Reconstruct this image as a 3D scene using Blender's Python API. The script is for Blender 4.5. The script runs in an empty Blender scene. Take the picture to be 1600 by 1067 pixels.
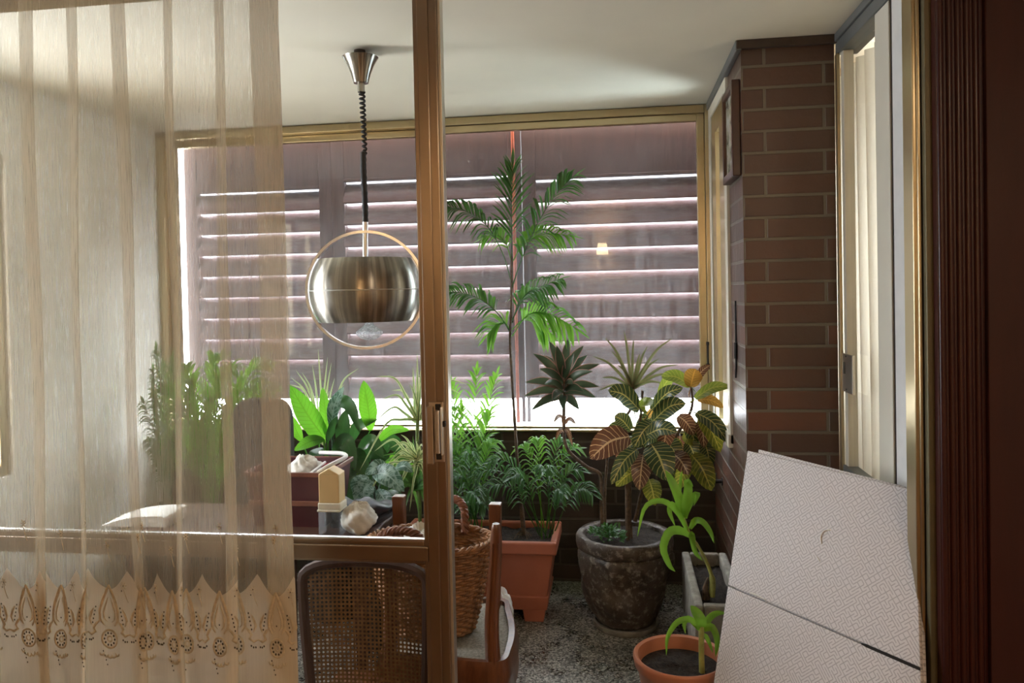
import bpy, math, random
from mathutils import Vector, Matrix
random.seed(7)
R = math.radians
C = bpy.context.scene.collection
SC = bpy.context.scene
# ------------------------------------------------------------------ camera, sky, light, exposure
EYE = Vector((0, 0, 1.42))
ROT = Matrix.Rotation(R(7.97), 3, 'Z') @ Matrix.Rotation(R(90 - 1.08), 3, 'X') @ Matrix.Rotation(R(-1.2), 3, 'Z')
FPX, CX, CY = 1200.0, 800.0, 478.0
cd = bpy.data.cameras.new('camera'); cam = bpy.data.objects.new('camera', cd); C.objects.link(cam)
cam.matrix_world = Matrix.Translation(EYE) @ ROT.to_4x4()
cd.sensor_width = 36; cd.lens = 36 * FPX / 1600; cd.shift_y = -(533.5 - CY) / 1600; cd.clip_start = .02
SC.camera = cam
SC.view_settings.view_transform = 'Standard'; SC.view_settings.look = 'None'
SC.view_settings.gamma = 1; SC.view_settings.use_curve_mapping = False
SC.view_settings.exposure = 1.48
SC.cycles.max_bounces = 10; SC.cycles.transparent_max_bounces = 32; SC.cycles.diffuse_bounces = 5
SC.cycles.glossy_bounces = 4; SC.cycles.transmission_bounces = 6
SC.cycles.caustics_reflective = False; SC.cycles.caustics_refractive = False
SC.cycles.sample_clamp_indirect = 6
world = bpy.data.worlds.new('overcast_sky'); SC.world = world; world.use_nodes = True
bg = world.node_tree.nodes['Background']
bg.inputs[0].default_value = (.89, .945, 1.0, 1); bg.inputs[1].default_value = 9.0

def light(name, kind, loc, power, color, rot=(0, 0, 0), **kw):
    d = bpy.data.lights.new(name, kind); d.energy = power; d.color = color
    for k, v in kw.items(): setattr(d, k, v)
    o = bpy.data.objects.new(name, d); C.objects.link(o); o.location = loc; o.rotation_euler = rot
    return o
CEIL = 2.273
# added warm fill light, unseen, in the sitting room behind the camera
light('sitting_room_fill_light', 'AREA', (1.22, -.9, 2.46), 13, (1, .78, .56), shape='DISK', size=.5)
# portals for daylight: the far window and two added openings out of view
pl = light('added_left_window_portal', 'AREA', (-2.42, 2.38, 1.36), 1, (1, 1, 1), (0, R(-90), 0), shape='RECTANGLE', size=1.25, size_y=.6)
pl.data.cycles.is_portal = True
pf = light('far_window_portal', 'AREA', (-.95, 4.25, 1.45), 1, (1, 1, 1), (R(-90), 0, 0), shape='RECTANGLE', size=3.0, size_y=1.7)
pf.data.cycles.is_portal = True
pn = light('next_room_portal', 'AREA', (1.175, 3.32, 1.45), 1, (1, 1, 1), (R(-90), 0, 0), shape='RECTANGLE', size=.55, size_y=.9)
pn.data.cycles.is_portal = True

# ------------------------------------------------------------------ helpers
def ray(x, y): return ROT @ Vector(((x - CX) / FPX, -(y - CY) / FPX, -1))
def at(x, y, Y): d = ray(x, y); return EYE + d * (Y / d.y)
def atX(x, y, X): d = ray(x, y); return EYE + d * (X / d.x)
def atZ(x, y, Z): d = ray(x, y); return EYE + d * ((Z - EYE.z) / d.z)
V = Vector

class MB:
    def __init__(s): s.v = []; s.f = []; s.uv = []; s.sm = []
    def face(s, idx, uv=None, smooth=False): s.f.append(tuple(idx)); s.uv.append(uv or [(0, 0)] * len(idx)); s.sm.append(smooth)
    def hexa(s, p):                      # 8 corners: bottom 0-3, top 4-7
        p = [V(q) for q in p]; b = len(s.v); s.v += p
        for q in ((3, 2, 1, 0), (4, 5, 6, 7), (0, 1, 5, 4), (1, 2, 6, 5), (2, 3, 7, 6), (3, 0, 4, 7)):
            a = [p[i] for i in q]; n = (a[1] - a[0]).cross(a[2] - a[0])
            ax = max(range(3), key=lambda k: abs(n[k]))
            uv = [(c.y, c.z) if ax == 0 else (c.x, c.z) if ax == 1 else (c.x, c.y) for c in a]
            s.face([b + i for i in q], uv)
        return s
    def box(s, x0, x1, y0, y1, z0, z1):
        return s.hexa([(x0, y0, z0), (x1, y0, z0), (x1, y1, z0), (x0, y1, z0), (x0, y0, z1), (x1, y0, z1), (x1, y1, z1), (x0, y1, z1)])
    def tube(s, pts, r, n=8, cap=True, flat=1.0):
        pts = [V(p) for p in pts]; rs = r if isinstance(r, (list, tuple)) else [r] * len(pts)
        up = V((0, 0, 1)); b = len(s.v); t0 = (pts[1] - pts[0]).normalized()
        if abs(t0.dot(up)) > .95: up = V((1, 0, 0))
        side = t0.cross(up).normalized(); L = 0
        for i, p in enumerate(pts):
            t = (pts[min(i + 1, len(pts) - 1)] - pts[max(i - 1, 0)]).normalized()
            side = (side - t * side.dot(t)).normalized(); nn = side.cross(t)
            for k in range(n):
                a = 2 * math.pi * k / n
                s.v.append(p + (side * math.cos(a) + nn * math.sin(a) * flat) * rs[i])
        for i in range(len(pts) - 1):
            L1 = L + (pts[i + 1] - pts[i]).length
            for k in range(n):
                a, c = b + i * n + k, b + i * n + (k + 1) % n
                s.face((a, a + n, c + n, c), [(k / n, L), (k / n, L1), ((k + 1) / n, L1), ((k + 1) / n, L)], True)
            L = L1
        if cap:
            s.face([b + k for k in range(n)]); s.face([b + (len(pts) - 1) * n + k for k in reversed(range(n))])
        return s
    def lathe(s, prof, o=(0, 0, 0), n=40, wob=None, sx=1, sy=1, mat=None):
        o = V(o); b = len(s.v)
        for i, (r, z) in enumerate(prof):
            for k in range(n):
                a = 2 * math.pi * k / n; rr = r + (wob(a, z, i) if wob else 0)
                q = V((rr * math.cos(a) * sx, rr * math.sin(a) * sy, z))
                s.v.append(o + (mat @ q if mat else q))
        for i in range(len(prof) - 1):
            for k in range(n):
                a, c = b + i * n + k, b + i * n + (k + 1) % n
                s.face((a, c, c + n, a + n), [(k / n, i), ((k + 1) / n, i), ((k + 1) / n, i + 1), (k / n, i + 1)], True)
        return s
    def disc(s, o, r, n=32, jit=0, sx=1, sy=1, up=0):
        o = V(o); b = len(s.v); m = 5
        s.v.append(o + V((0, 0, up)))
        for j in range(1, m + 1):
            for k in range(n):
                a = 2 * math.pi * k / n; q = r * j / m
                s.v.append(o + V((q * math.cos(a) * sx, q * math.sin(a) * sy, up * (1 - j / m) + (random.uniform(-jit, jit) if j < m else 0))))
        for k in range(n): s.face((b, b + 1 + k, b + 1 + (k + 1) % n), None, True)
        for j in range(m - 1):
            for k in range(n):
                a, c = b + 1 + j * n + k, b + 1 + j * n + (k + 1) % n
                s.face((a, a + n, c + n, c), None, True)
        return s
    def soil(s, x0, x1, y0, y1, z, jit=.012, n=14):
        b = len(s.v)
        for j in range(n + 1):
            for i in range(n + 1):
                s.v.append(V((x0 + (x1 - x0) * i / n, y0 + (y1 - y0) * j / n, z + random.uniform(-jit, jit))))
        for j in range(n):
            for i in range(n):
                a = b + j * (n + 1) + i; s.face((a, a + 1, a + n + 2, a + n + 1), None, True)
        return s
    def leaf(s, pts, w, up=V((0, -.5, 1)), fold=.25, prof=None, n=10, wave=0, twist=0):
        prof = prof or (lambda t: math.sin(math.pi * min(1, t * .96 + .04)) ** .75)
        P = curve(pts, n); b = len(s.v); ph = random.uniform(0, 6)
        for i, p in enumerate(P):
            t = i / n; d = (P[min(i + 1, n)] - P[max(i - 1, 0)]).normalized()
            sd = d.cross(up)
            sd = sd.normalized() if sd.length > 1e-4 else V((1, 0, 0))
            if twist: sd = Matrix.Rotation(twist * t, 3, d) @ sd
            nn = sd.cross(d); h = w * .5 * prof(t); wv = wave * w * math.sin(t * 14 + ph)
            s.v += [p - sd * h + nn * (fold * h + wv), p - sd * h * .5 + nn * (fold * h * .42), p, p + sd * h * .5 + nn * (fold * h * .42), p + sd * h + nn * (fold * h - wv)]
        for i in range(n):
            for k in range(4):
                a = b + i * 5 + k
                s.face((a, a + 1, a + 6, a + 5), [(k / 4, i / n), ((k + 1) / 4, i / n), ((k + 1) / 4, (i + 1) / n), (k / 4, (i + 1) / n)], True)
        return s
    def build(s, name, mat, parent=None, bevel=0, sharp=40, seg=2):
        me = bpy.data.meshes.new(name); me.from_pydata(s.v, [], s.f)
        ul = me.uv_layers.new(name='UVMap'); i = 0
        for uvs in s.uv:
            for u in uvs: ul.data[i].uv = u; i += 1
        me.polygons.foreach_set('use_smooth', s.sm)
        if any(s.sm): me.set_sharp_from_angle(angle=R(sharp))
        me.materials.append(mat); me.update()
        o = bpy.data.objects.new(name, me); C.objects.link(o)
        if parent is not None:
            o.parent = parent; o.matrix_parent_inverse = Matrix.Translation(-parent.location)
            if parent.parent is not None: o.matrix_parent_inverse = Matrix.Identity(4)
        if bevel:
            m = o.modifiers.new('bevel', 'BEVEL'); m.width = bevel; m.segments = seg; m.limit_method = 'ANGLE'
        return o

def curve(pts, n):
    pts = [V(p) for p in pts]
    if len(pts) == 2: return [pts[0].lerp(pts[1], i / n) for i in range(n + 1)]
    out = []; m = len(pts) - 1                      # Catmull-Rom through the points
    for i in range(n + 1):
        u = i / n * m; k = min(int(u), m - 1); t = u - k
        p1, p2 = pts[k], pts[k + 1]; p0 = pts[k - 1] if k else p1 * 2 - p2; p3 = pts[k + 2] if k + 2 <= m else p2 * 2 - p1
        out.append(.5 * (2 * p1 + (p2 - p0) * t + (2 * p0 - 5 * p1 + 4 * p2 - p3) * t * t + (3 * p1 - p0 - 3 * p2 + p3) * t ** 3))
    return out
def jig(a): return random.uniform(-a, a)
def tag(o, label, cat, group=None, kind=None):
    o['label'] = label; o['category'] = cat
    if group: o['group'] = group
    if kind: o['kind'] = kind
    return o
def struct(o): o['kind'] = 'structure'; return o
def thing(name, label, cat, loc, group=None):
    o = bpy.data.objects.new(name, None); C.objects.link(o); o.location = loc; o.empty_display_size = .05
    bpy.context.view_layer.update()
    return tag(o, label, cat, group)

# ------------------------------------------------------------------ materials
class N:
    def __init__(s, name):
        s.m = bpy.data.materials.new(name); s.m.use_nodes = True; s.t = s.m.node_tree; s.t.nodes.clear()
        s.out = s.n('ShaderNodeOutputMaterial')
    def n(s, kind, **kw):
        x = s.t.nodes.new(kind)
        for k, v in kw.items(): setattr(x, k, v)
        return x
    def l(s, a, b): s.t.links.new(a, b)
    def val(s, sock, v):
        if hasattr(v, 'links') or isinstance(v, bpy.types.NodeSocket): s.l(v, sock)
        else: sock.default_value = v
    def math(s, op, a, b=None, c=None):
        x = s.n('ShaderNodeMath', operation=op); s.val(x.inputs[0], a)
        if b is not None: s.val(x.inputs[1], b)
        if c is not None: s.val(x.inputs[2], c)
        return x.outputs[0]
    def coord(s, which='Object', scale=(1, 1, 1), rot=(0, 0, 0)):
        c = s.n('ShaderNodeTexCoord'); mp = s.n('ShaderNodeMapping'); s.l(c.outputs[which], mp.inputs[0])
        mp.inputs['Scale'].default_value = scale; mp.inputs['Rotation'].default_value = rot
        return mp.outputs[0]
    def noise(s, vec, scale, detail=3, rough=.5):
        x = s.n('ShaderNodeTexNoise'); s.l(vec, x.inputs['Vector']); x.inputs['Scale'].default_value = scale
        x.inputs['Detail'].default_value = detail; x.inputs['Roughness'].default_value = rough
        return x.outputs[0]
    def ramp(s, fac, stops):
        x = s.n('ShaderNodeValToRGB'); s.l(fac, x.inputs[0]); e = x.color_ramp.elements
        while len(e) < len(stops): e.new(.5)
        for el, (p, c) in zip(e, stops): el.position = p; el.color = (*c, 1) if len(c) == 3 else c
        return x.outputs[0]
    def mixc(s, f, a, b):
        x = s.n('ShaderNodeMix', data_type='RGBA'); s.val(x.inputs[0], f); s.val(x.inputs[6], (*a, 1) if isinstance(a, tuple) and len(a) == 3 else a)
        s.val(x.inputs[7], (*b, 1) if isinstance(b, tuple) and len(b) == 3 else b); return x.outputs[2]
    def uv(s):
        u = s.n('ShaderNodeUVMap'); x = s.n('ShaderNodeSeparateXYZ'); s.l(u.outputs[0], x.inputs[0]); return u.outputs[0], x.outputs[0], x.outputs[1]
    def bsdf(s, color, rough=.5, metal=0, **kw):
        p = s.n('ShaderNodeBsdfPrincipled'); s.val(p.inputs['Base Color'], (*color, 1) if isinstance(color, tuple) and len(color) == 3 else color)
        s.val(p.inputs['Roughness'], rough); p.inputs['Metallic'].default_value = metal
        for k, v in kw.items(): s.val(p.inputs[k.replace('_', ' ')], v)
        return p
    def bump(s, p, h, strength=.3, dist=.01):
        b = s.n('ShaderNodeBump'); b.inputs['Strength'].default_value = strength; b.inputs['Distance'].default_value = dist
        s.l(h, b.inputs['Height']); s.l(b.outputs[0], p.inputs['Normal'])
    def mix(s, f, a, b):
        x = s.n('ShaderNodeMixShader'); s.val(x.inputs[0], f); s.l(a, x.inputs[1]); s.l(b, x.inputs[2]); return x.outputs[0]
    def done(s, sh): s.l(sh.outputs[0] if hasattr(sh, 'outputs') else sh, s.out.inputs[0]); return s.m
M = {}
def simple(name, color, rough=.5, metal=0, var=.15, scale=20, bump=0, **kw):
    k = N(name); c = k.coord(); nz = k.noise(c, scale, 4)
    lo = tuple(x * (1 - var) for x in color); hi = tuple(min(1, x * (1 + var)) for x in color)
    p = k.bsdf(k.ramp(nz, [(.3, lo), (.7, hi)]), rough, metal, **kw)
    if bump: k.bump(p, k.noise(c, scale * 2.2, 6, .6), bump)
    M[name] = k.done(p); return M[name]
simple('plaster', (.76, .695, .55), .85, var=.05, scale=2.5, bump=.05)
simple('white_wall', (.84, .82, .74), .8, var=.04, scale=3)
simple('room_wall', (.60, .50, .38), .8, var=.04, scale=3)
def metal(name, color, rough, aniso, rot=0.0, sc=(6, 6, 6)):
    k = N(name); nz = k.noise(k.coord('Object', sc), 1, 3)
    p = k.bsdf(k.ramp(nz, [(.3, tuple(x * .93 for x in color)), (.7, tuple(x * 1.06 for x in color))]), rough, 1, Anisotropic=aniso)
    p.inputs['Anisotropic Rotation'].default_value = rot
    t = k.n('ShaderNodeTangent', direction_type='RADIAL', axis='Z'); k.l(t.outputs[0], p.inputs['Tangent']); M[name] = k.done(p)
metal('gold_alu', (.50, .41, .25), .32, .8); metal('bronze_alu', (.37, .295, .225), .34, .8)
simple('handle_metal', (.62, .54, .45), .35, 1, var=.05)
simple('olive_alu', (.13, .11, .06), .45, .4, var=.08)
simple('pale_alu', (.72, .70, .64), .4, 1, var=.04, scale=6)
simple('grey_alu', (.16, .165, .16), .5, .3, var=.1, scale=8)
simple('cream_paint', (.66, .62, .52), .5, var=.05, scale=5)
simple('dark_line', (.012, .010, .008), .7)
simple('dark_trim', (.055, .036, .026), .55, var=.25, scale=14)
simple('chrome', (.84, .85, .86), .28, 1, var=.03)
simple('rubber', (.012, .012, .013), .6)
simple('terracotta_plastic', (.38, .125, .072), .45, var=.10, scale=7, bump=.04)
simple('terracotta_light', (.50, .19, .10), .45, var=.08, scale=9, bump=.03)
simple('concrete', (.30, .28, .24), .9, var=.30, scale=28, bump=.5)
simple('rough_stone', (.25, .24, .22), .9, var=.5, scale=35, bump=.9)
simple('soil', (.028, .020, .015), .95, var=.7, scale=70, bump=1)
simple('dark_plastic', (.02, .022, .022), .5)
simple('maroon_plastic', (.085, .018, .028), .35, var=.1)
simple('cream_card', (.72, .52, .25), .5, var=.05)
simple('cream_white', (.74, .70, .58), .5, var=.05)
simple('white_plastic', (.75, .74, .72), .3, var=.04)
simple('paper', (.74, .73, .68), .7, var=.08, scale=12)
simple('cloth_white', (.70, .68, .62), .85, var=.1, scale=16, bump=.3)
simple('dark_leather', (.018, .017, .02), .38, var=.4)
simple('dark_fabric', (.045, .042, .042), .9, var=.25, scale=80, bump=.2)
simple('grey_tweed', (.30, .28, .23), .9, var=.35, scale=120, bump=.4)
simple('wicker', (.30, .145, .058), .5, var=.45, scale=45, bump=.2)
simple('wicker_rope', (.20, .075, .035), .5, var=.35, scale=60, bump=.2)
simple('sill_stone', (.62, .62, .60), .8, var=.08, scale=30)
simple('red_cloth', (.45, .02, .03), .6)
simple('frame_wood', (.06, .022, .014), .35, var=.25)
simple('stem_brown', (.10, .065, .038), .8, var=.5, scale=60, bump=.5)
simple('stem_green', (.10, .17, .04), .5, var=.3, scale=30)
simple('stem_yellow', (.34, .36, .10), .45, var=.25, scale=40)

def wood(name, a, b, rough=.3, sc=(14, 14, 1.2), coat=0):
    k = N(name); c = k.coord('Object', sc); nz = k.noise(c, 4, 6, .65)
    p = k.bsdf(k.ramp(nz, [(.28, a), (.72, b)]), rough, Coat_Weight=coat, Specular_IOR_Level=.5 if coat != .12 else .35); p.inputs['Coat Roughness'].default_value = .15
    M[name] = k.done(p)
wood('mahogany', (.034, .0075, .006), (.046, .010, .008), .36, coat=.12)
wood('mahogany_flat', (.030, .006, .005), (.046, .009, .007), .6, sc=(6, 6, .7), coat=.12)
wood('chair_wood', (.085, .026, .011), (.19, .068, .026), .28, coat=.4)
wood('dark_wood', (.035, .014, .008), (.075, .03, .015), .5)
def slat():
    k = N('slat_wood'); nz = k.noise(k.coord('Object', (1.4, 14, 30)), 4, 6, .65); du = k.noise(k.coord('Object', (5, 20, 20)), 3, 5, .7)
    g = k.n('ShaderNodeNewGeometry'); sp = k.n('ShaderNodeSeparateXYZ'); k.l(g.outputs['Normal'], sp.inputs[0])
    dust_sheen = k.math('MULTIPLY', k.math('MAXIMUM', k.math('MINIMUM', k.math('MULTIPLY', k.math('ADD', sp.outputs[2], -.05), 1.15), 1), 0), k.ramp(du, [(.35, (.35,) * 3), (.65, (.9,) * 3)]))
    col = k.mixc(dust_sheen, k.ramp(nz, [(.28, (.075, .025, .018)), (.72, (.135, .050, .036))]), (.42, .42, .46))  # pale sky sheen painted over dusty upward faces of the slats
    M['slat_wood'] = k.done(k.bsdf(col, .38))
slat()
wood('shutter_frame', (.062, .031, .026), (.105, .052, .043), .5, sc=(14, 14, 1.2))

def brick_mat(name, cols, mortar, gloss=.42):
    k = N(name); u, ux, uy = k.uv(); mp = k.n('ShaderNodeMapping'); k.l(u, mp.inputs[0])
    mp.inputs['Location'].default_value = (-.4345, -2.184 + .075 * 30, 0)
    b = k.n('ShaderNodeTexBrick', offset=.72, offset_frequency=2, squash=1, squash_frequency=1); k.l(mp.outputs[0], b.inputs[0])
    b.inputs['Scale'].default_value = 1; b.inputs['Mortar Size'].default_value = .0062; b.inputs['Mortar Smooth'].default_value = .25
    b.inputs['Brick Width'].default_value = .2735; b.inputs['Row Height'].default_value = .075; b.inputs['Bias'].default_value = 0
    b.inputs[1].default_value = (0, 0, 0, 1); b.inputs[2].default_value = (1, 1, 1, 1); b.inputs[3].default_value = (0, 0, 0, 1)
    sep = k.n('ShaderNodeSeparateColor'); k.l(b.outputs[0], sep.inputs[0])
    nz = k.noise(k.coord('Object'), 26, 5, .6); base = k.ramp(sep.outputs[0], [(0, cols[0]), (.5, cols[1]), (.8, cols[0]), (1, cols[2])])
    dirt = k.mixc(k.math('MULTIPLY', nz, .40), base, (.075, .060, .047)); col = k.mixc(b.outputs[1], dirt, mortar)
    p = k.bsdf(col, gloss, Specular_IOR_Level=.6)
    h = k.math('ADD', k.math('MULTIPLY', b.outputs[1], -1), k.math('MULTIPLY', nz, .35)); k.bump(p, h, .7, .008)
    M[name] = k.done(p)
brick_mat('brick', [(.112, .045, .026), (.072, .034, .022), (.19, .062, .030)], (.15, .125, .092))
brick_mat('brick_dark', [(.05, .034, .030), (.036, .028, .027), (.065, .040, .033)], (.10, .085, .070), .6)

def granite():
    k = N('granite'); c = k.coord(); vo = k.n('ShaderNodeTexVoronoi'); k.l(c, vo.inputs[0]); vo.inputs['Scale'].default_value = 165
    sep = k.n('ShaderNodeSeparateColor'); k.l(vo.outputs['Color'], sep.inputs[0])
    big = k.noise(c, 5, 4, .6)
    f = k.math('ADD', sep.outputs[0], k.math('MULTIPLY', k.math('SUBTRACT', big, .5), .9))
    col = k.ramp(f, [(.14, (.03, .029, .026)), (.42, (.13, .125, .105)), (.72, (.28, .27, .235)), (.95, (.48, .46, .41))])
    p = k.bsdf(col, k.ramp(big, [(.4, (.22,) * 3), (.65, (.5,) * 3)])); k.bump(p, k.noise(c, 60, 4), .15, .004); M['granite'] = k.done(p)
granite()

def parquet():
    k = N('parquet'); c = k.coord('Object', (8, 1, 1)); nz = k.noise(c, 3, 5)
    M['parquet'] = k.done(k.bsdf(k.ramp(nz, [(.3, (.10, .05, .025)), (.7, (.2, .1, .05))]), .35))
parquet()

def pot_stone():
    k = N('pot_stone'); c = k.coord(); a = k.noise(c, 9, 5, .6); b = k.noise(c, 34, 5, .7)
    col = k.mixc(k.ramp(b, [(.52, (0,) * 3), (.66, (.7,) * 3)]), k.ramp(a, [(.3, (.028, .020, .015)), (.55, (.072, .052, .038)), (.75, (.14, .115, .09))]), (.34, .31, .26))
    p = k.bsdf(col, k.ramp(a, [(.4, (.32,) * 3), (.7, (.75,) * 3)])); k.bump(p, k.math('ADD', a, k.math('MULTIPLY', b, .4)), .7, .012); M['pot_stone'] = k.done(p)
pot_stone()

def glass(name, tint=(1, 1, 1), dust_sheen=0.0, rough=.0, ior=1.45):
    k = N(name); tr = k.n('ShaderNodeBsdfTransparent'); tr.inputs[0].default_value = (*tint, 1)
    gl = k.n('ShaderNodeBsdfGlossy'); gl.inputs['Roughness'].default_value = rough
    fr = k.n('ShaderNodeFresnel'); fr.inputs[0].default_value = ior
    ge = k.n('ShaderNodeNewGeometry')
    sh = k.mix(k.math('MULTIPLY', fr.outputs[0], k.math('SUBTRACT', 1.0, ge.outputs['Backfacing'])), tr.outputs[0], gl.outputs[0])
    if dust_sheen:
        c = k.coord(); st = k.coord('Object', (9, 9, .9))
        sp = k.ramp(k.noise(c, 170, 2, .6), [(.56, (0,) * 3), (.70, (1,) * 3)])
        streak = k.ramp(k.noise(st, 6, 4, .6), [(.35, (.35,) * 3), (.7, (1,) * 3)])
        f = k.math('MULTIPLY', k.math('ADD', k.math('MULTIPLY', sp, dust_sheen * 1.1), dust_sheen * .55), streak)
        tl = k.n('ShaderNodeBsdfTranslucent'); tl.inputs[0].default_value = (.9, .92, .95, 1)
        sh = k.mix(f, sh, tl.outputs[0])
    M[name] = k.done(sh)
glass('glass_clear')
glass('glass_dusty', dust_sheen=.085)
glass('glass_side', tint=(.9, .97, 1), ior=1.6)
glass('plastic_clear', tint=(.9, .92, .92), rough=.15, ior=1.5, dust_sheen=.22)
glass('bulb_glass', tint=(.93, .95, .95), rough=.05, ior=1.7, dust_sheen=.9)

def brushed():
    k = N('brushed_steel'); u, ux, uy = k.uv(); mp = k.n('ShaderNodeMapping'); k.l(u, mp.inputs[0]); mp.inputs['Scale'].default_value = (14, 0, 1)
    nz = k.noise(mp.outputs[0], 3, 4, .6); c = k.coord('Object', (1, 1, 160)); n2 = k.noise(c, 3, 3)
    p = k.bsdf(k.ramp(nz, [(.32, (.16, .15, .13)), (.5, (.34, .32, .28)), (.66, (.60, .57, .51))]), .27, 1, Anisotropic=.8)  # streaks paint reflections of upright things into the steel colour
    p.inputs['Anisotropic Rotation'].default_value = .25
    tg_ = k.n('ShaderNodeTangent', direction_type='UV_MAP'); k.l(tg_.outputs[0], p.inputs['Tangent'])
    M['brushed_steel'] = k.done(p)
brushed()

def leafmat(name, col, back=None, vein=None, edge=None, rough=.38, trans=.4, veinf=9, var=.25, spots=None):
    k = N(name); u, ux, uy = k.uv(); c = k.coord(); nz = k.noise(c, 18, 3)
    lo = tuple(x * (1 - var) for x in col); hi = tuple(min(1, x * (1 + var)) for x in col)
    base = k.ramp(nz, [(.3, lo), (.7, hi)])
    d = k.math('ABSOLUTE', k.math('SUBTRACT', ux, .5))
    if spots: base = k.mixc(k.ramp(k.noise(c, 45, 3, .6), [(.47, (0,) * 3), (.56, (1,) * 3)]), base, spots)
    if vein:
        sv = k.math('FRACT', k.math('SUBTRACT', k.math('MULTIPLY', uy, veinf), k.math('ADD', k.math('MULTIPLY', d, 3.2), k.math('MULTIPLY', nz, .7))))
        lat = k.math('LESS_THAN', k.math('ABSOLUTE', k.math('SUBTRACT', sv, .5)), .066)
        mid = k.math('LESS_THAN', d, .035)
        base = k.mixc(k.math('MAXIMUM', lat, mid), base, vein)
    if edge: base = k.mixc(k.math('GREATER_THAN', d, edge[1]), base, edge[0])
    p = k.bsdf(base, rough); t = k.n('ShaderNodeBsdfTranslucent')
    tc = k.mixc(.5, base, (*back, 1)) if back else base
    k.l(tc, t.inputs[0]); M[name] = k.done(k.mix(trans, p.outputs[0], t.outputs[0]))
leafmat('palm_leaf', (.030, .105, .030), (.22, .50, .06), rough=.35, trans=.38)
leafmat('palm_bright', (.07, .22, .03), (.38, .75, .06), rough=.35, trans=.5)
leafmat('lily_leaf', (.05, .20, .025), (.30, .80, .03), vein=(.012, .06, .008), rough=.3, trans=.55, veinf=14)
leafmat('lily_dark', (.016, .060, .020), (.08, .25, .04), vein=(.025, .085, .03), rough=.28, trans=.3, veinf=12)
leafmat('croton_leaf', (.026, .050, .022), (.12, .16, .03), vein=(.50, .42, .14), rough=.28, trans=.25, veinf=9)
leafmat('croton_red', (.07, .032, .022), (.30, .10, .03), vein=(.55, .40, .22), rough=.28, trans=.25, veinf=9)
leafmat('croton_yellow', (.13, .16, .02), (.55, .50, .05), vein=(.58, .50, .10), rough=.3, trans=.42, veinf=9, spots=(.03, .07, .02))
leafmat('croton_orange', (.20, .11, .02), (.60, .30, .05), vein=(.50, .25, .05), rough=.32, trans=.5, veinf=8)
leafmat('croton_olive', (.10, .15, .025), (.42, .45, .05), vein=(.32, .30, .07), rough=.3, trans=.4, veinf=8)
leafmat('cordyline_leaf', (.030, .060, .030), (.10, .10, .05), vein=None, edge=((.34, .16, .14), .41), rough=.34, trans=.28)
leafmat('dracaena_leaf', (.075, .085, .035), (.3, .3, .1), edge=((.18, .07, .05), .42), rough=.35, trans=.3)
leafmat('variegated_leaf', (.09, .16, .055), (.4, .55, .2), edge=((.62, .62, .34), .22), rough=.35, trans=.45)
leafmat('silver_leaf', (.04, .11, .075), (.15, .3, .15), vein=(.30, .42, .36), rough=.35, trans=.25, spots=(.24, .36, .31), veinf=10)
leafmat('amaryllis_leaf', (.17, .36, .035), (.45, .85, .08), rough=.3, trans=.45, var=.15)
leafmat('small_leaf', (.035, .12, .025), (.2, .5, .05), rough=.35, trans=.35)

def curtain_mat(name, opacity, col, zb=None, warm=None):
    k = N(name); u, ux, uy = k.uv(); mp = k.n('ShaderNodeMapping'); k.l(u, mp.inputs[0]); mp.inputs['Scale'].default_value = (260, 3.2, 1)
    th = k.noise(mp.outputs[0], 1, 4, .65)
    mp2 = k.n('ShaderNodeMapping'); k.l(u, mp2.inputs[0]); mp2.inputs['Scale'].default_value = (900, 14, 1); th2 = k.noise(mp2.outputs[0], 1, 2, .5)
    op = k.math('ADD', opacity - .15, k.math('ADD', k.math('MULTIPLY', th, .16), k.math('MULTIPLY', th2, .14)))
    if zb:        # the embroidered border is of closer cloth, with a scalloped top edge
        sc = k.math('MULTIPLY', k.math('ABSOLUTE', k.math('SINE', k.math('MULTIPLY', ux, math.pi / zb[1]))), zb[2])
        inb = k.math('LESS_THAN', uy, k.math('SUBTRACT', zb[0], sc)); op = k.math('ADD', op, k.math('MULTIPLY', inb, zb[3]))
    op = k.math('MINIMUM', k.math('MAXIMUM', op, .05), .97 if zb else 1.0)
    d = k.n('ShaderNodeBsdfDiffuse'); d.inputs[0].default_value = (*col, 1)
    t = k.n('ShaderNodeBsdfTranslucent'); t.inputs[0].default_value = (*(warm or col), 1)
    if zb: k.l(k.mixc(inb, col, (.80, .72, .58)), d.inputs[0])
    tr = k.n('ShaderNodeBsdfTransparent')
    M[name] = k.done(k.mix(op, tr.outputs[0], k.mix(.24, d.outputs[0], t.outputs[0])))
curtain_mat('sheer', .38, (.66, .575, .43), zb=(.695, .105, .055, .40), warm=(.80, .70, .52))
curtain_mat('lace_far', 1.12, (.82, .78, .66))
simple('embroidery', (.62, .53, .38), .9, var=.15, scale=90)
simple('eyelet', (.11, .09, .06), .9)

def cane():
    k = N('cane'); u, ux, uy = k.uv()
    def cell(o): return (k.math('SUBTRACT', k.math('FRACT', k.math('ADD', k.math('DIVIDE', ux, .0125), o)), .5), k.math('SUBTRACT', k.math('FRACT', k.math('ADD', k.math('DIVIDE', uy, .0125), o)), .5))
    a, b = cell(0); r = k.math('SQRT', k.math('ADD', k.math('MULTIPLY', a, a), k.math('MULTIPLY', b, b)))
    hole = k.math('LESS_THAN', r, .29); nz = k.noise(k.coord(), 60, 4)
    p = k.bsdf(k.ramp(nz, [(.3, (.10, .052, .018)), (.7, (.20, .11, .038))]), .45); k.bump(p, r, .4, .004)
    tr = k.n('ShaderNodeBsdfTransparent'); M['cane'] = k.done(k.mix(hole, p.outputs[0], tr.outputs[0]))
cane()

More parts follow.
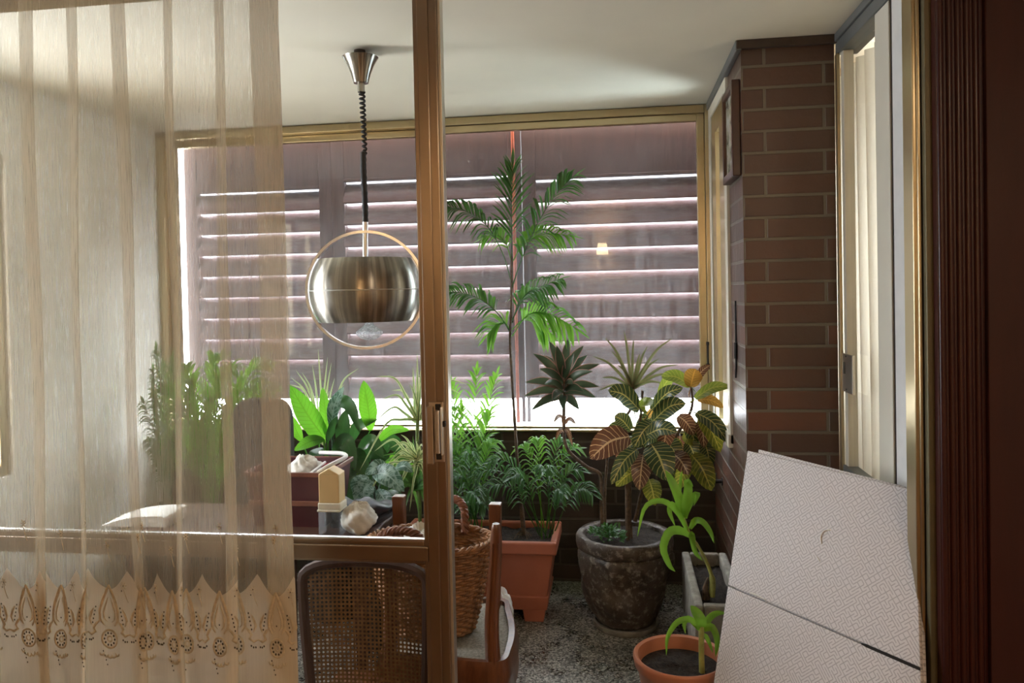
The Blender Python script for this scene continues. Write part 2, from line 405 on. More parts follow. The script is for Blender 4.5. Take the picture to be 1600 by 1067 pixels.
def maze():
    k = N('maze_card'); u, ux, uy = k.uv(); S = .0098
    x = k.math('DIVIDE', ux, S); y = k.math('DIVIDE', uy, S)
    fx, fy = k.math('FLOOR', x), k.math('FLOOR', y); cm = k.n('ShaderNodeCombineXYZ'); k.l(fx, cm.inputs[0]); k.l(fy, cm.inputs[1])
    wn = k.n('ShaderNodeTexWhiteNoise', noise_dimensions='2D'); k.l(cm.outputs[0], wn.inputs[0])
    gx, gy = k.math('FRACT', x), k.math('FRACT', y); flip = k.math('GREATER_THAN', wn.outputs[0], .5)
    gx2 = k.math('ABSOLUTE', k.math('SUBTRACT', gx, flip))
    d1 = k.math('ABSOLUTE', k.math('SUBTRACT', gx2, gy))                       # diagonal stroke
    line = k.math('LESS_THAN', d1, .17)
    col = k.mixc(line, (.63, .61, .615), (.37, .355, .36)); nz = k.noise(k.coord(), 6, 4)
    p = k.bsdf(k.mixc(k.math('MULTIPLY', nz, .18), col, (.55, .52, .51)), .6); M['maze_card'] = k.done(p)
maze()

def picture():
    k = N('picture_print'); c = k.coord(); nz = k.noise(c, 14, 5, .65)
    M['picture_print'] = k.done(k.bsdf(k.ramp(nz, [(.3, (.10, .12, .09)), (.5, (.42, .40, .30)), (.62, (.65, .64, .58)), (.8, (.25, .30, .36))]), .12))
picture()
def emis(name, col, s):
    k = N(name); e = k.n('ShaderNodeEmission'); e.inputs[0].default_value = (*col, 1); e.inputs[1].default_value = s; M[name] = k.done(e)
emis('lamp_glow', (1, .72, .40), 14)

# ------------------------------------------------------------------ the setting
FY, CX0, CX1, CY0 = 3.724, .434, .748, 2.778      # far window plane, brick column edges and front
LX = -2.345                                      # left wall
def S(name, mat, *boxes, bevel=0, parent=None):
    m = MB()
    for b in boxes: m.box(*b)
    o = m.build(name, M[mat], parent, bevel)
    if parent is None: struct(o)
    return o
S('floor_terrace', 'granite', (-2.5, 1.5, 2.0, 3.9, -.1, 0))
S('floor_room', 'parquet', (-2.9, 1.9, -2.4, 2.0, -.1, 0))
S('ceiling_terrace', 'plaster', (-2.6, 1.6, 2.055, 3.83, CEIL, CEIL + .12))
S('ceiling_room', 'plaster', (-2.9, 1.9, -2.4, 2.06, 2.5, 2.6))
S('wall_left', 'white_wall', (LX - .12, LX, 2.68, 3.85, 0, CEIL), (LX - .12, LX, 1.95, 2.68, 0, .75), (LX - .12, LX, 1.95, 2.08, .75, CEIL), (LX - .12, LX, 2.08, 2.68, 1.98, CEIL))
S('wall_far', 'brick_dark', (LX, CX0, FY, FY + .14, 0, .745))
S('wall_right', 'brick', (CX0, CX1 - .004, CY0, 3.1, 0, CEIL - .0), (CX0, CX1 - .004, 3.1, FY + .14, 0, .80), (CX0, CX1 - .004, FY + .0, FY + .14, .8, CEIL))
S('wall_back', 'room_wall', (-2.9, 1.9, -2.5, -2.4, -.1, 2.6))
S('wall_room_left', 'room_wall', (-3.0, -2.9, -2.5, 2.06, -.1, 2.6))
S('wall_room_right', 'room_wall', (1.9, 2.0, -2.5, 2.06, -.1, 2.6))
S('wall_front', 'room_wall', (-2.9, -2.3, 1.96, 2.06, 0, 2.5), (-2.3, 1.9, 1.96, 2.06, 2.37, 2.5))
S('wall_next_room', 'room_wall', (1.5, 1.6, 2.06, 3.3, 0, CEIL), (CX1, 1.5, 3.2, 3.3, 0, 1.0), (CX1, 1.5, 3.2, 3.3, 1.9, CEIL), (CX1, .90, 3.2, 3.3, 1.0, 1.9), (1.45, 1.5, 3.2, 3.3, 1.0, 1.9))  # window opening added out of view, lights the lace curtain from behind
S('wall_under_window', 'white_wall', (CX1 + .012, CX1 + .1, 2.06, CY0, 0, .735))
S('trim_1', 'dark_trim', (CX0 - .018, CX1 + .02, CY0 - .022, CY0, CEIL - .03, CEIL), bevel=.003)
S('trim_2', 'grey_alu', (CX0 - .02, CX0, CY0 - .02, FY - .06, CEIL - .035, CEIL), bevel=.003)

# dark reeded casing on the room side of the sliding door, and its flat side panel
m = MB(); xa, xb = at(1466, 500, 1.93).x, at(1535, 500, 1.93).x; m.box(xa, xb + .01, 1.93, 1.955, 0, 2.5)
for i in range(5):
    x = xa + (xb - xa) * (i + .5) / 5; m.tube([(x, 1.932, 0), (x, 1.932, 2.5)], (xb - xa) * .082, 12)
struct(m.build('trim_3', M['mahogany']))
S('trim_4', 'mahogany_flat', (xb + .006, 1.2, 1.915, 1.955, 0, 2.5), bevel=.003)
S('wall_room_return', 'room_wall', (.80, 1.9, 1.956, 2.055, 0, 2.5))

# far window
def frame_boxes(x0, x1, z0, z1, w, y0, y1, wb=None):
    wb = wb or w
    return [(x0, x0 + w, y0, y1, z0, z1), (x1 - w, x1, y0, y1, z0, z1), (x0 + w, x1 - w, y0, y1, z1 - w, z1), (x0 + w, x1 - w, y0, y1, z0, z0 + wb)]
w1 = S('window_1', 'gold_alu', *frame_boxes(LX, CX0 + .01, .740, CEIL - .003, .038, FY - .055, FY + .06, .010), bevel=.003)
S('sash', 'gold_alu', *frame_boxes(-.93, CX0 - .03, .754, CEIL - .042, .034, FY - .045, FY - .012, .012), bevel=.003, parent=w1)
S('sash', 'gold_alu', *frame_boxes(LX + .04, -.88, .754, CEIL - .042, .034, FY - .006, FY + .03, .012), bevel=.003, parent=w1)
S('pane', 'glass_dusty', (-.90, CX0 - .06, FY - .031, FY - .027, .764, CEIL - .07), parent=w1)
S('pane', 'glass_dusty', (LX + .07, -.91, FY + .01, FY + .014, .764, CEIL - .07), parent=w1)
p = at(1106, 556, FY - .05)
S('latch', 'rubber', (p.x - .006, p.x + .006, FY - .062, FY - .045, p.z + .05, p.z + .066), (p.x - .007, p.x + .007, FY - .064, FY - .045, p.z - .062, p.z - .035), (p.x - .004, p.x + .004, FY - .058, FY - .045, p.z - .05, p.z + .06), bevel=.002, parent=w1)
S('sill', 'sill_stone', (LX, CX0, FY + .06, FY + .62, .70, .748), bevel=.004)
bpy.data.objects['sill'].name = 'ledge_outside'
# narrow side light in the right-hand wall
w2 = S('window_2', 'cream_paint', (CX0 - .012, CX0 + .05, 3.10, 3.16, .80, CEIL - .03), (CX0 - .012, CX0 + .05, 3.60, FY - .056, .80, CEIL - .03), (CX0 - .012, CX0 + .05, 3.16, 3.60, 2.19, CEIL - .03), (CX0 - .02, CX0 + .05, 3.10, FY - .056, .785, .84), bevel=.003)
S('sash', 'gold_alu', (CX0 - .006, CX0 + .02, 3.175, 3.34, .84, 2.19), (CX0 - .006, CX0 + .02, 3.48, 3.60, .84, 2.19), (CX0 - .006, CX0 + .02, 3.34, 3.48, 2.10, 2.19), bevel=.002, parent=w2)
S('seal', 'dark_line', (CX0 - .004, CX0 + .02, 3.16, 3.175, .84, 2.19), parent=w2)
S('pane', 'glass_side', (CX0 + .01, CX0 + .014, 3.34, 3.48, .84, 2.10), parent=w2)
# left window out of view, added to bring daylight onto the terrace
w3 = S('added_left_window', 'gold_alu', (LX - .08, LX - .02, 2.08, 2.12, .75, 1.98), (LX - .08, LX - .02, 2.64, 2.68, .75, 1.98), (LX - .08, LX - .02, 2.12, 2.64, .75, .79), (LX - .08, LX - .02, 2.12, 2.64, 1.94, 1.98), bevel=.003)
S('pane', 'glass_clear', (LX - .06, LX - .056, 2.12, 2.64, .79, 1.94), parent=w3)

# right-hand glazed door of the next room, seen at a slant
WX = CX1 + .012
d2 = S('door_2', 'grey_alu', (WX - .012, WX + .06, 2.1, CY0, 2.205, CEIL), (WX - .020, WX + .06, 2.1, CY0, CEIL - .028, CEIL), bevel=.003)
S('frame', 'gold_alu', (WX - .016, WX - .006, CY0 - .030, CY0 - .004, .735, 2.205), (WX - .02, WX + .05, 2.055, 2.135, .735, CEIL - .03), bevel=.002, parent=d2)
S('sash', 'cream_paint', (WX - .004, WX + .03, CY0 - .062, CY0 - .032, .80, 2.205), (WX - .008, WX + .03, 2.27, 2.385, .735, 2.205), bevel=.003, parent=d2)
S('stile', 'white_plastic', (WX - .012, WX + .03, 2.150, 2.235, .735, 2.205), bevel=.004, parent=d2)
S('seal', 'dark_line', (WX - .002, WX + .03, 2.235, 2.27, .735, 2.205), parent=d2)
S('bottom_rail', 'grey_alu', (WX - .012, WX + .03, 2.385, CY0 - .03, .735, .805), bevel=.003, parent=d2)
S('pane', 'glass_clear', (WX + .012, WX + .016, 2.38, CY0 - .07, .80, 2.205), parent=d2)
pz = [atX(1328, y, WX).z for y in (553, 613)]; py = [atX(x, 580, WX).y for x in (1338, 1319)]
S('lock_plate', 'pale_alu', (WX - .012, WX - .004, py[0], py[1], pz[1], pz[0]), bevel=.002, parent=d2)
lk = [o for o in d2.children if o.name.startswith('lock')][0]
q = MB(); ym = (py[0] + py[1]) / 2; h = pz[0] - pz[1]
q.box(WX - .016, WX - .012, ym + .008, ym + .022, pz[1] + h * .48, pz[1] + h * .78)
q.box(WX - .014, WX - .012, ym - .004, ym + .004, pz[1] + h * .92, pz[1] + h * .96).box(WX - .014, WX - .012, ym - .004, ym + .004, pz[1] + h * .06, pz[1] + h * .10)
q.build('latch', M['grey_alu'], lk)
for o in list(lk.children): o.matrix_parent_inverse = Matrix.Identity(4)

# sliding door: outer frame (structure) and the sliding leaf
DY = 2.0
jx0, jx1 = at(1424, 400, DY).x, at(1456, 400, DY).x
d1f = S('trim_5', 'gold_alu', (jx0, jx0 + .018, 1.985, 2.05, 0, 2.335), (jx0 + .008, jx0 + .016, 1.975, 1.986, 0, 2.335), bevel=.003)
S('trim_8', 'olive_alu', (jx0 + .018, jx1 + .012, 1.955, 2.05, 0, 2.37), bevel=.003)
S('trim_6', 'gold_alu', (-2.3, jx1, 1.97, 2.05, 2.335, 2.37), (-2.3, -2.25, 1.97, 2.05, 0, 2.335), bevel=.003)
S('trim_7', 'gold_alu', (-2.3, jx0, 1.97, 2.05, 0, .025), bevel=.003)
sx0, sx1 = -.528, -.463
d1 = MB().box(sx0, sx1, 1.985, 2.025, .025, 2.335).box(sx0 + .012, sx1 - .022, 1.979, 1.985, .025, 2.335).build('door_1', M['bronze_alu'], None, .003); struct(d1)
rz0, rz1 = .697, .757
S('middle_rail', 'bronze_alu', (-2.2, sx0, 1.985, 2.022, rz0, rz1), (-2.2, sx0 + .012, 1.976, 1.985, rz0 + .008, rz1 - .012), bevel=.003, parent=d1)
S('glazing_bead', 'chrome', (-2.2, sx0, 1.986, 2.0, rz1, rz1 + .006), parent=d1)
S('edge_strip', 'pale_alu', (sx1, sx1 + .008, 1.995, 2.03, .025, 2.335), bevel=.001, parent=d1)
S('stile', 'bronze_alu', (-2.25, -2.2, 1.985, 2.022, .025, 2.335), bevel=.003, parent=d1)
S('rail', 'bronze_alu', (-2.2, sx0, 1.985, 2.022, 2.315, 2.335), (-2.2, sx0, 1.985, 2.022, .025, .09), bevel=.003, parent=d1)
S('pane', 'glass_clear', (-2.2, sx0, 2.006, 2.010, rz1, 2.315), parent=d1)
S('lower_pane', 'glass_clear', (-2.2, sx0, 2.006, 2.010, .09, rz0), parent=d1)
ha, hb = at(680, 628, 1.975), at(684, 722, 1.975)
hd = MB().box(ha.x - .018, ha.x + .022, 1.974, 1.979, hb.z, ha.z).box(ha.x - .020, ha.x - .003, 1.956, 1.975, hb.z - .002, ha.z - .01).build('handle', M['handle_metal'], d1, .002)
g = MB().box(ha.x + .002, ha.x + .014, 1.955, 1.966, hb.z + .025, ha.z - .02).box(ha.x + .015, ha.x + .021, 1.960, 1.976, hb.z + .02, ha.z - .012).build('grip', M['chrome'], hd, .003)
g.matrix_parent_inverse = Matrix.Identity(4)
g = MB().box(ha.x + .001, ha.x + .015, 1.968, 1.975, hb.z + .008, hb.z + .024).box(ha.x + .001, ha.x + .015, 1.968, 1.975, ha.z - .02, ha.z - .005).box(ha.x + .021, ha.x + .027, 1.966, 1.979, (ha.z + hb.z) / 2 + .015, (ha.z + hb.z) / 2 + .03).build('recess', M['dark_line'], hd, .001)
g.matrix_parent_inverse = Matrix.Identity(4)

# ------------------------------------------------------------------ louvred shutters outside the far window
SY = 3.93
def shutter(x0, x1, z_first, pitch, label, head=True, stile=.07):
    t = thing('louvred_shutter', label, 'shutter', ((x0 + x1) / 2, SY, .86), 'louvred shutters outside the far window')
    f = MB()
    f.box(x0, x0 + stile, SY - .022, SY + .022, .87, 2.35).box(x1 - stile, x1, SY - .022, SY + .022, .87, 2.35)
    f.box(x0 + stile, x1 - stile, SY - .02, SY + .02, z_first - .022, 2.35)
    f.box(x0 + stile, x1 - stile, SY - .024, SY - .02, z_first - .022, z_first - .008)
    zl_ = z_first - pitch * (int((z_first - 1.0) / pitch) + 1)
    f.box(x0 + stile, x1 - stile, SY - .022, SY + .022, .87, zl_ - .004)
    f.build('frame', M['shutter_frame'], t, .003)
    for x in (x0 + .012, x1 - .012): MB().box(x - .008, x + .008, SY - .012, SY + .012, .748, .872).build('foot', M['shutter_frame'], t)
    s = MB(); z = z_first
    while z > 1.0:
        b = len(s.v); n = 7                                  # convex slat: outer edge lies flat, inner edge hangs
        prof = []
        for i in range(n + 1):
            a = R(82) * i / n
            prof.append((SY + .060 - .088 * math.sin(a), z - (pitch + .005) * (1 - math.cos(a)) / .861 - .012))
        back = [(y + .009, zz - .007) for y, zz in reversed(prof)]
        ring = prof + back
        for x in (x0 + stile - .004, x1 - stile + .004):
            for y, zz in ring: s.v.append(V((x, y, zz)))
        k = len(ring)
        for i in range(k): s.face((b + i, b + (i + 1) % k, b + k + (i + 1) % k, b + k + i), None, True)
        s.face([b + i for i in range(k)]); s.face([b + k + i for i in reversed(range(k))])
        z -= pitch
    s.build('slats', M['slat_wood'], t, 0, 35)
    return t
shutter(-2.335, -1.50, 2.010, .1135, 'brown louvred shutter behind the curtain, leftmost of the three')
shutter(-1.50, -.4865, 2.040, .1150, 'brown louvred shutter behind the round steel pendant lamp, middle of the three')
shutter(-.483, CX0 + .05, 2.010, .1180, 'wide brown louvred shutter behind the crotons, rightmost of the three')
p0 = MB().tube([(-.525, SY - .034, .75), (-.525, SY - .034, 2.4)], .009, 10).build('drain_pipe', simple('red_pipe', (.42, .085, .03), .4)); tag(p0, 'thin red pipe running up between two brown shutters', 'pipe')

# ------------------------------------------------------------------ sheer curtain in front of the sliding door
KY = 1.87
ftop = [(-45, -20), (23, 50), (97, 117), (168, 195), (251, 268), (330, 347), (387, 434)]
fbot = [(-20, -4), (60, 78), (127, 134), (213, 228), (280, 290), (352, 374), (420, 464)]
cols = [(at(-330, 0, KY).x, at(-310, 1067, KY).x, 0)]
for k, ((a, b), (c, d)) in enumerate(zip(ftop, fbot)):
    pa, pb, pc, pd = at(a, 0, KY).x, at(b, 0, KY).x, at(c, 1067, KY).x, at(d, 1067, KY).x
    prev = cols[-1]
    for j in range(1, 5):                                    # flat run, coming forward from behind the last fold
        t = j / 5; cols.append((prev[0] + (pa - prev[0]) * t, prev[1] + (pc - prev[1]) * t, prev[2] * (1 - t) + .004 * math.sin(j * 2.1 + k)))
    for t, yo in ((0, .0), (.5, -.003), (.93, -.002), (1, .002), (.93, .006), (.5, .007), (.07, .007), (0, .010), (.07, .014)):
        cols.append((pa + (pb - pa) * t, pc + (pd - pc) * t, yo))
    if k == 6: cols.append((pa + (pb - pa) * .96, pc + (pd - pc) * .96, .013))
us = [0]
for a, b in zip(cols, cols[1:]): us.append(us[-1] + math.hypot(a[0] - b[0], a[2] - b[2]))
ZT, ZB = 2.47, .015
Z0, Z1 = at(220, 0, KY).z, at(220, 1067, KY).z
def csurf(u, z, off=0):
    k = 0
    while k < len(us) - 2 and us[k + 1] < u: k += 1
    t = (u - us[k]) / max(1e-6, us[k + 1] - us[k]); a, b = cols[k], cols[k + 1]
    s = (Z0 - z) / (Z0 - Z1)
    ax, bx = a[0] + (a[1] - a[0]) * s, b[0] + (b[1] - b[0]) * s
    wob = .004 * math.sin(z * 5 + u * 9) * (1 + s)
    d = 1 if (bx - ax) >= 0 else -1
    return V((ax + (bx - ax) * t, KY + a[2] + (b[2] - a[2]) * t + wob - off, z)), d
m = MB(); nz = 60
for j in range(nz + 1):
    z = ZT + (ZB - ZT) * j / nz
    for u in us: m.v.append(csurf(u, z)[0])
nc = len(us)
for j in range(nz):
    za, zb_ = ZT + (ZB - ZT) * j / nz, ZT + (ZB - ZT) * (j + 1) / nz
    for i in range(nc - 1):
        a = j * nc + i; m.face((a, a + nc, a + nc + 1, a + 1), [(us[i], za), (us[i], zb_), (us[i + 1], zb_), (us[i + 1], za)], True)
cur = thing('curtain', 'cream sheer embroidered curtain hanging in folds before the sliding door', 'curtain', (-1.2, KY, .015))
m.build('cloth', M['sheer'], cur, 0, 75)
e = MB(); ey = MB()
def ribbon(uz, w):
    P = [csurf(uc + (u - uc) * .82, z, .0025)[0] for u, z in uz]; b = len(e.v); w *= 1.35
    for i, p in enumerate(P):
        t = (P[min(i + 1, len(P) - 1)] - P[max(i - 1, 0)]).normalized(); sd = t.cross(V((0, -1, 0)))
        sd = sd.normalized() if sd.length > 1e-5 else V((1, 0, 0))
        ww = w * (.5 if i in (0, len(P) - 1) else 1)
        e.v += [p - sd * ww, p + V((0, -.0012, 0)), p + sd * ww]
    for i in range(len(P) - 1):
        for k in (0, 1): a = b + i * 3 + k; e.face((a, a + 1, a + 4, a + 3), None, True)
def dot(u, z, r):
    c, _ = csurf(uc + (u - uc) * .82, z, .0035); r *= 1.1; b = len(ey.v); ey.v.append(c)
    for k in range(6): ey.v.append(c + V((r * math.cos(k * 1.047) * .75, 0, r * math.sin(k * 1.047))))
    for k in range(6): ey.face((b, b + 1 + k, b + 1 + (k + 1) % 6))
def arc(u, z, ru, rz, a0, a1, n=12): return [(u + ru * math.cos(R(a0 + (a1 - a0) * i / n)), z + rz * math.sin(R(a0 + (a1 - a0) * i / n))) for i in range(n + 1)]
per = .105; U1 = us[-1]; i = 0
while (i + 1) * per < U1:
    uc = u = (i + .5) * per; zc = .548; i += 1
    if u < .15: continue
    for sgn in (-1, 1):                                      # pointed drop of two cords over a round eyelet flower
        ribbon([(u + sgn * a, zc + b) for a, b in ((0, .105), (.008, .088), (.020, .062), (.029, .034), (.028, .010), (.016, -.006))], .0030)
        ribbon([(u + sgn * a, zc + b) for a, b in ((.004, .070), (.012, .050), (.019, .030), (.017, .012), (.008, .004))], .0018)
        ribbon([(u + sgn * a, zc + b) for a, b in ((.028, .008), (.038, .0), (.046, -.012), (.040, -.022), (.052, -.030), (.0645, -.024))], .0028)
        ribbon([(u + sgn * a, zc + b) for a, b in ((.045, .042), (.052, .030), (.058, .012), (.052, -.004))], .0028)
        for t in range(5): dot(u + sgn * (.0385 + .0022 * t), zc + .045 - .0105 * t, .0026)
        for t in range(3): dot(u + sgn * (.046 + .006 * t), zc - .040 - .004 * t * (1 if t < 2 else .5), .0028)
    ribbon(arc(u, zc - .042, .024, .024, 0, 360, 20), .0022)
    for a in range(10): dot(u + .0165 * math.cos(a * .6283), zc - .042 + .0165 * math.sin(a * .6283), .0032)
    ribbon(arc(u, zc - .042, .008, .008, 0, 360, 10), .0018)
    for a in range(5): ribbon(arc(u - .024 + .012 * a, zc - .078 - .008 * math.sin(a * .785), .006, .008, 180, 360, 6), .0018)
    for t in range(4): dot(u - .02 + .004 * t, zc - .075 - .012 * t, .0024)
    dot(u, zc + .016, .0024); dot(u + per / 2 - .006, zc + .093, .0022)
    for du, z0 in ((.0, .76 + .03 * (i % 3)), (per / 2, .655)):   # scattered small flowers above
        for a in range(6): ribbon([(u + du + .002 * math.cos(a * 1.047), z0 + .002 * math.sin(a * 1.047)), (u + du + .010 * math.cos(a * 1.047), z0 + .011 * math.sin(a * 1.047))], .0022)
        dot(u + du, z0, .002)
        ribbon([(u + du, z0 - .010), (u + du + .006, z0 - .03), (u + du + .012, z0 - .045)], .0010)
e.build('embroidery_pattern', M['embroidery'], cur, 0, 60)
ey.build('eyelet_pattern', M['eyelet'], cur)

# lace curtain behind the right-hand door glass
m = MB(); nn, nzz = 140, 24; b = 0
for j in range(nzz + 1):
    for i in range(nn + 1):
        t = i / nn; y = 2.16 + (3.14 - 2.16) * t
        m.v.append(V((WX + .085 + .020 * math.sin(t * 75) + .006 * math.sin(t * 13 + j * .1), y, .05 + 2.15 * j / nzz)))
for j in range(nzz):
    for i in range(nn):
        a = j * (nn + 1) + i; uu = (i / nn, (i + 1) / nn)
        m.face((a, a + 1, a + nn + 2, a + nn + 1), [(uu[0], j / nzz * 2), (uu[1], j / nzz * 2), (uu[1], (j + 1) / nzz * 2), (uu[0], (j + 1) / nzz * 2)], True)
c2 = thing('curtain', 'ivory lace curtain drawn behind the glass of the right-hand door', 'curtain', (WX + .085, 2.45, .05))
m.build('cloth', M['lace_far'], c2, 0, 75)
m = MB()
for zz, w in ((.93, .02), (.98, .015), (1.05, .02), (.87, .025)):
    for yy in (2.43, 2.47, 2.52): m.tube([(WX + .056, yy + .012 * math.cos(a * .785), zz + w * math.sin(a * .785)) for a in range(8)], .0035, 5)
m.build('embroidery_pattern', M['embroidery'], c2)

# ------------------------------------------------------------------ pendant lamp
hk = atZ(562, 79, CEIL); LY = hk.y
def lp(x, y): return at(x, y, LY)
lamp = thing('pendant_lamp', 'brushed steel globe pendant lamp with hoop and coiled black cord', 'lamp', hk)
c = hk; k_ = (at(600, 450, LY) - at(599, 450, LY)).length       # metres per pixel at the lamp
lm = MB().tube([c, c - V((0, 0, .008))], [.020, .020], 16).tube([c + V((.006, 0, -.006)), c + V((.008, 0, -.016)), c + V((.002, 0, -.024)), c + V((-.006, 0, -.02)), c + V((-.006, 0, -.03))], .0025, 6)
lm.build('ceiling_hook', M['dark_trim'], lamp)
zt, zn, zb = lp(562, 90).z, lp(565, 130).z, lp(566, 144).z; ax = V((hk.x + .002, LY, 0))
pr = [(27 * k_, zt), (25.5 * k_, zt - .004), (20 * k_, zt - (zt - zn) * .3), (15 * k_, zt - (zt - zn) * .62), (11.5 * k_, zn + .004), (11 * k_, zn), (5.5 * k_, zn), (5.5 * k_, zb), (.001, zb)]
MB().lathe([(26 * k_, zt - .001)] + pr, ax, 40).build('canopy', M['brushed_steel'], lamp)
pts = []; za, zc_ = zb, lp(568, 240).z; turns = 13
for i in range(turns * 12 + 1):
    t = i / (turns * 12); a = t * turns * 6.283; r = .0085 * (1 - .35 * t); q_ = lp(565.5 + 2.2 * t, 144); pts.append((q_.x + r * math.cos(a), LY + r * math.sin(a), za + (zc_ - za) * t ** 1.05))
MB().tube(pts, .0042, 6).build('coiled_cord', M['rubber'], lamp)
MB().tube(curve([lp(567.5, 238), lp(568, 270), lp(570, 310), lp(571, 347)], 30), [.0105 + .0012 * math.sin(i * 2.2) for i in range(31)], 10).build('cord_sleeve', M['rubber'], lamp)
gc = lp(572, 453); Rr = 90 * k_
MB().tube([lp(571, 346), (gc.x, LY, gc.z + Rr * .5)], 4.2 * k_, 12).build('rod', M['chrome'], lamp)
m = MB(); rot = Matrix.Rotation(R(12), 3, 'Z'); b = len(m.v); n = 72
for i in range(n):
    a = 2 * math.pi * i / n
    for rr, yy in ((Rr, -.013), (Rr, .013), (Rr - .009, .013), (Rr - .009, -.013)):
        m.v.append(gc + rot @ V((rr * math.cos(a), yy, rr * math.sin(a))))
for i in range(n):
    for q_ in range(4):
        a, c_ = b + i * 4 + q_, b + ((i + 1) % n) * 4; m.face((a, b + i * 4 + (q_ + 1) % 4, c_ + (q_ + 1) % 4, c_ + q_), None, True)
m.build('hoop', M['chrome'], lamp, 0, 30)
def band(z0, z1, r, n=8): return [(math.sqrt(max(0, r * r - z * z)), z) for z in [z0 + (z1 - z0) * i / n for i in range(n + 1)]]
hz = 47 * k_; rs = 86 * k_
sh = MB(); o_ = band(.0015, hz, rs); i_ = [(r - .004, z) for r, z in reversed(o_)]; sh.lathe(o_ + i_, gc, 56)
o_ = band(-hz, -.0015, rs); i_ = [(r - .004, z) for r, z in reversed(o_)]; sh.lathe(o_ + i_, gc, 56)
shade = sh.build('shade', M['brushed_steel'], lamp, 0, 50)
sm_ = MB().lathe([(rs - .0035, -.002), (rs - .001, -.002), (rs - .001, .002), (rs - .0035, .002)], gc, 56).build('seam', M['white_plastic'], shade)
sm_.matrix_parent_inverse = Matrix.Identity(4)
bp = lp(577, 513)
MB().lathe([(.013, .055), (.013, .02), (.019, .01), (20 * k_, -.012), (20 * k_, -.020), (14 * k_, -.034), (6 * k_, -.041), (.001, -.042)], bp, 28).build('bulb', M['bulb_glass'], lamp)
MB().lathe([(.016, .09), (.016, .05), (.001, .05)], bp, 20).tube([bp + V((0, 0, .09)), (gc.x, LY, gc.z + Rr * .5)], .006, 8).build('socket', M['dark_plastic'], lamp)

# picture on the side of the brick column
pa = [(2.80, 2.005), (3.06, 2.005), (3.06, 1.66), (2.80, 1.66)]
z1, z0 = atX(1147, 124, CX0 - .02).z, atX(1147, 277, CX0 - .02).z; ya, yb = 2.80, 3.06
pic = thing('picture_frame', 'dark wooden picture frame hung on the side of the brick column', 'picture', (CX0, 2.93, z0))
w = .028
MB().box(CX0 - .030, CX0 - .001, ya, ya + w, z0, z1).box(CX0 - .030, CX0 - .001, yb - w, yb, z0, z1).box(CX0 - .030, CX0 - .001, ya + w, yb - w, z0, z0 + w).box(CX0 - .030, CX0 - .001, ya + w, yb - w, z1 - w, z1).build('frame', M['frame_wood'], pic, .003)
MB().box(CX0 - .018, CX0 - .002, ya + w, yb - w, z0 + w, z1 - w).build('print', M['picture_print'], pic)

# wall tap and the thin cable by the column
tp = atX(1118, 752, CX0 - .03)
tap = thing('garden_tap', 'dark metal tap on the brick wall beside the crotons', 'tap', (CX0, tp.y, tp.z))
MB().lathe([(.018, 0), (.018, .004), (.001, .004)], (0, 0, 0), 20, mat=None).tube([(0, 0, 0), (0, 0, .07)], .008, 10).build('body', M['dark_leather'], tap)
bo = [o for o in tap.children][0]; bo.matrix_parent_inverse = Matrix.Identity(4); bo.rotation_euler = (0, R(-90), 0)
sp_ = MB().tube(curve([(-.06, 0, 0), (-.075, 0, -.008), (-.08, 0, -.03)], 8), .006, 8).build('spout', M['dark_leather'], tap); sp_.matrix_parent_inverse = Matrix.Identity(4)
sp_ = MB().tube([(-.05, 0, 0), (-.05, 0, .03)], .004, 8).tube([(-.075, .0, .03), (-.025, 0, .032)], .004, 8).build('lever', M['dark_leather'], tap); sp_.matrix_parent_inverse = Matrix.Identity(4)
cb = MB().tube(curve([atX(1149, 470, CX0 - .004), atX(1150, 560, CX0 - .004), atX(1149.5, 590, CX0 - .004)], 14), .0035, 6).tube(curve([atX(1149.5, 535, CX0 - .006), atX(1149.5, 560, CX0 - .006)], 4), .006, 6).build('cable', M['rubber'])
tag(cb, 'short black cable running down the side of the brick column', 'cable')

# ------------------------------------------------------------------ plants: builders
def mesh_part(mb, name, mat, parent, sharp=60):
    return mb.build(name, M[mat], parent, 0, sharp)
def sub(mb, name, mat, parent):
    o = mb.build(name, M[mat], parent, 0, 60); o.matrix_parent_inverse = Matrix.Identity(4); return o
def frond(path, ll, w=.013, pairs=16, droop=.35, start=.25, up=V((0, -.6, 1)), spread=55, tipfan=False, r=.0022, face=0):
    m = MB(); n = 24; P = curve(path, n); m.tube(P, [r * (1.3 - t / n) for t in range(n + 1)], 5)
    for i in range(pairs):
        t = start + (1 - start) * (i + .5) / pairs; k = t * n; a = int(min(k, n - 1)); p = P[a].lerp(P[a + 1], k - a)
        d = (P[a + 1] - P[a]).normalized(); sd = d.cross(up)
        sd = sd.normalized() if sd.length > 1e-3 else V((1, 0, 0))
        if face: sd = (sd + V((face, 0, 0))).normalized()
        L = ll * (.55 + .45 * math.sin(math.pi * min(1, (t - start) / (1 - start) * .85 + .18))) * random.uniform(.88, 1.1)
        ang = R(spread * (1 - .45 * t) + jig(7))
        for s in (-1, 1):
            v = d * math.cos(ang) + sd * s * math.sin(ang) + V((jig(.1), jig(.1), jig(.08)))
            q1 = p + v * L * .5 + V((0, 0, L * .08)); q2 = p + v * L + V((0, 0, -droop * L))
            m.leaf([p, q1, q2], w, up=V((jig(.3), -.4 + jig(.3), 1)), fold=.3, n=5, prof=lambda t: math.sin(math.pi * (t * .9 + .1)) ** .7 if t < 1 else .02)
    v = (P[-1] - P[-2]).normalized(); m.leaf([P[-1], P[-1] + v * ll * .7 + V((0, 0, -.1 * ll))], w, n=4)
    return m
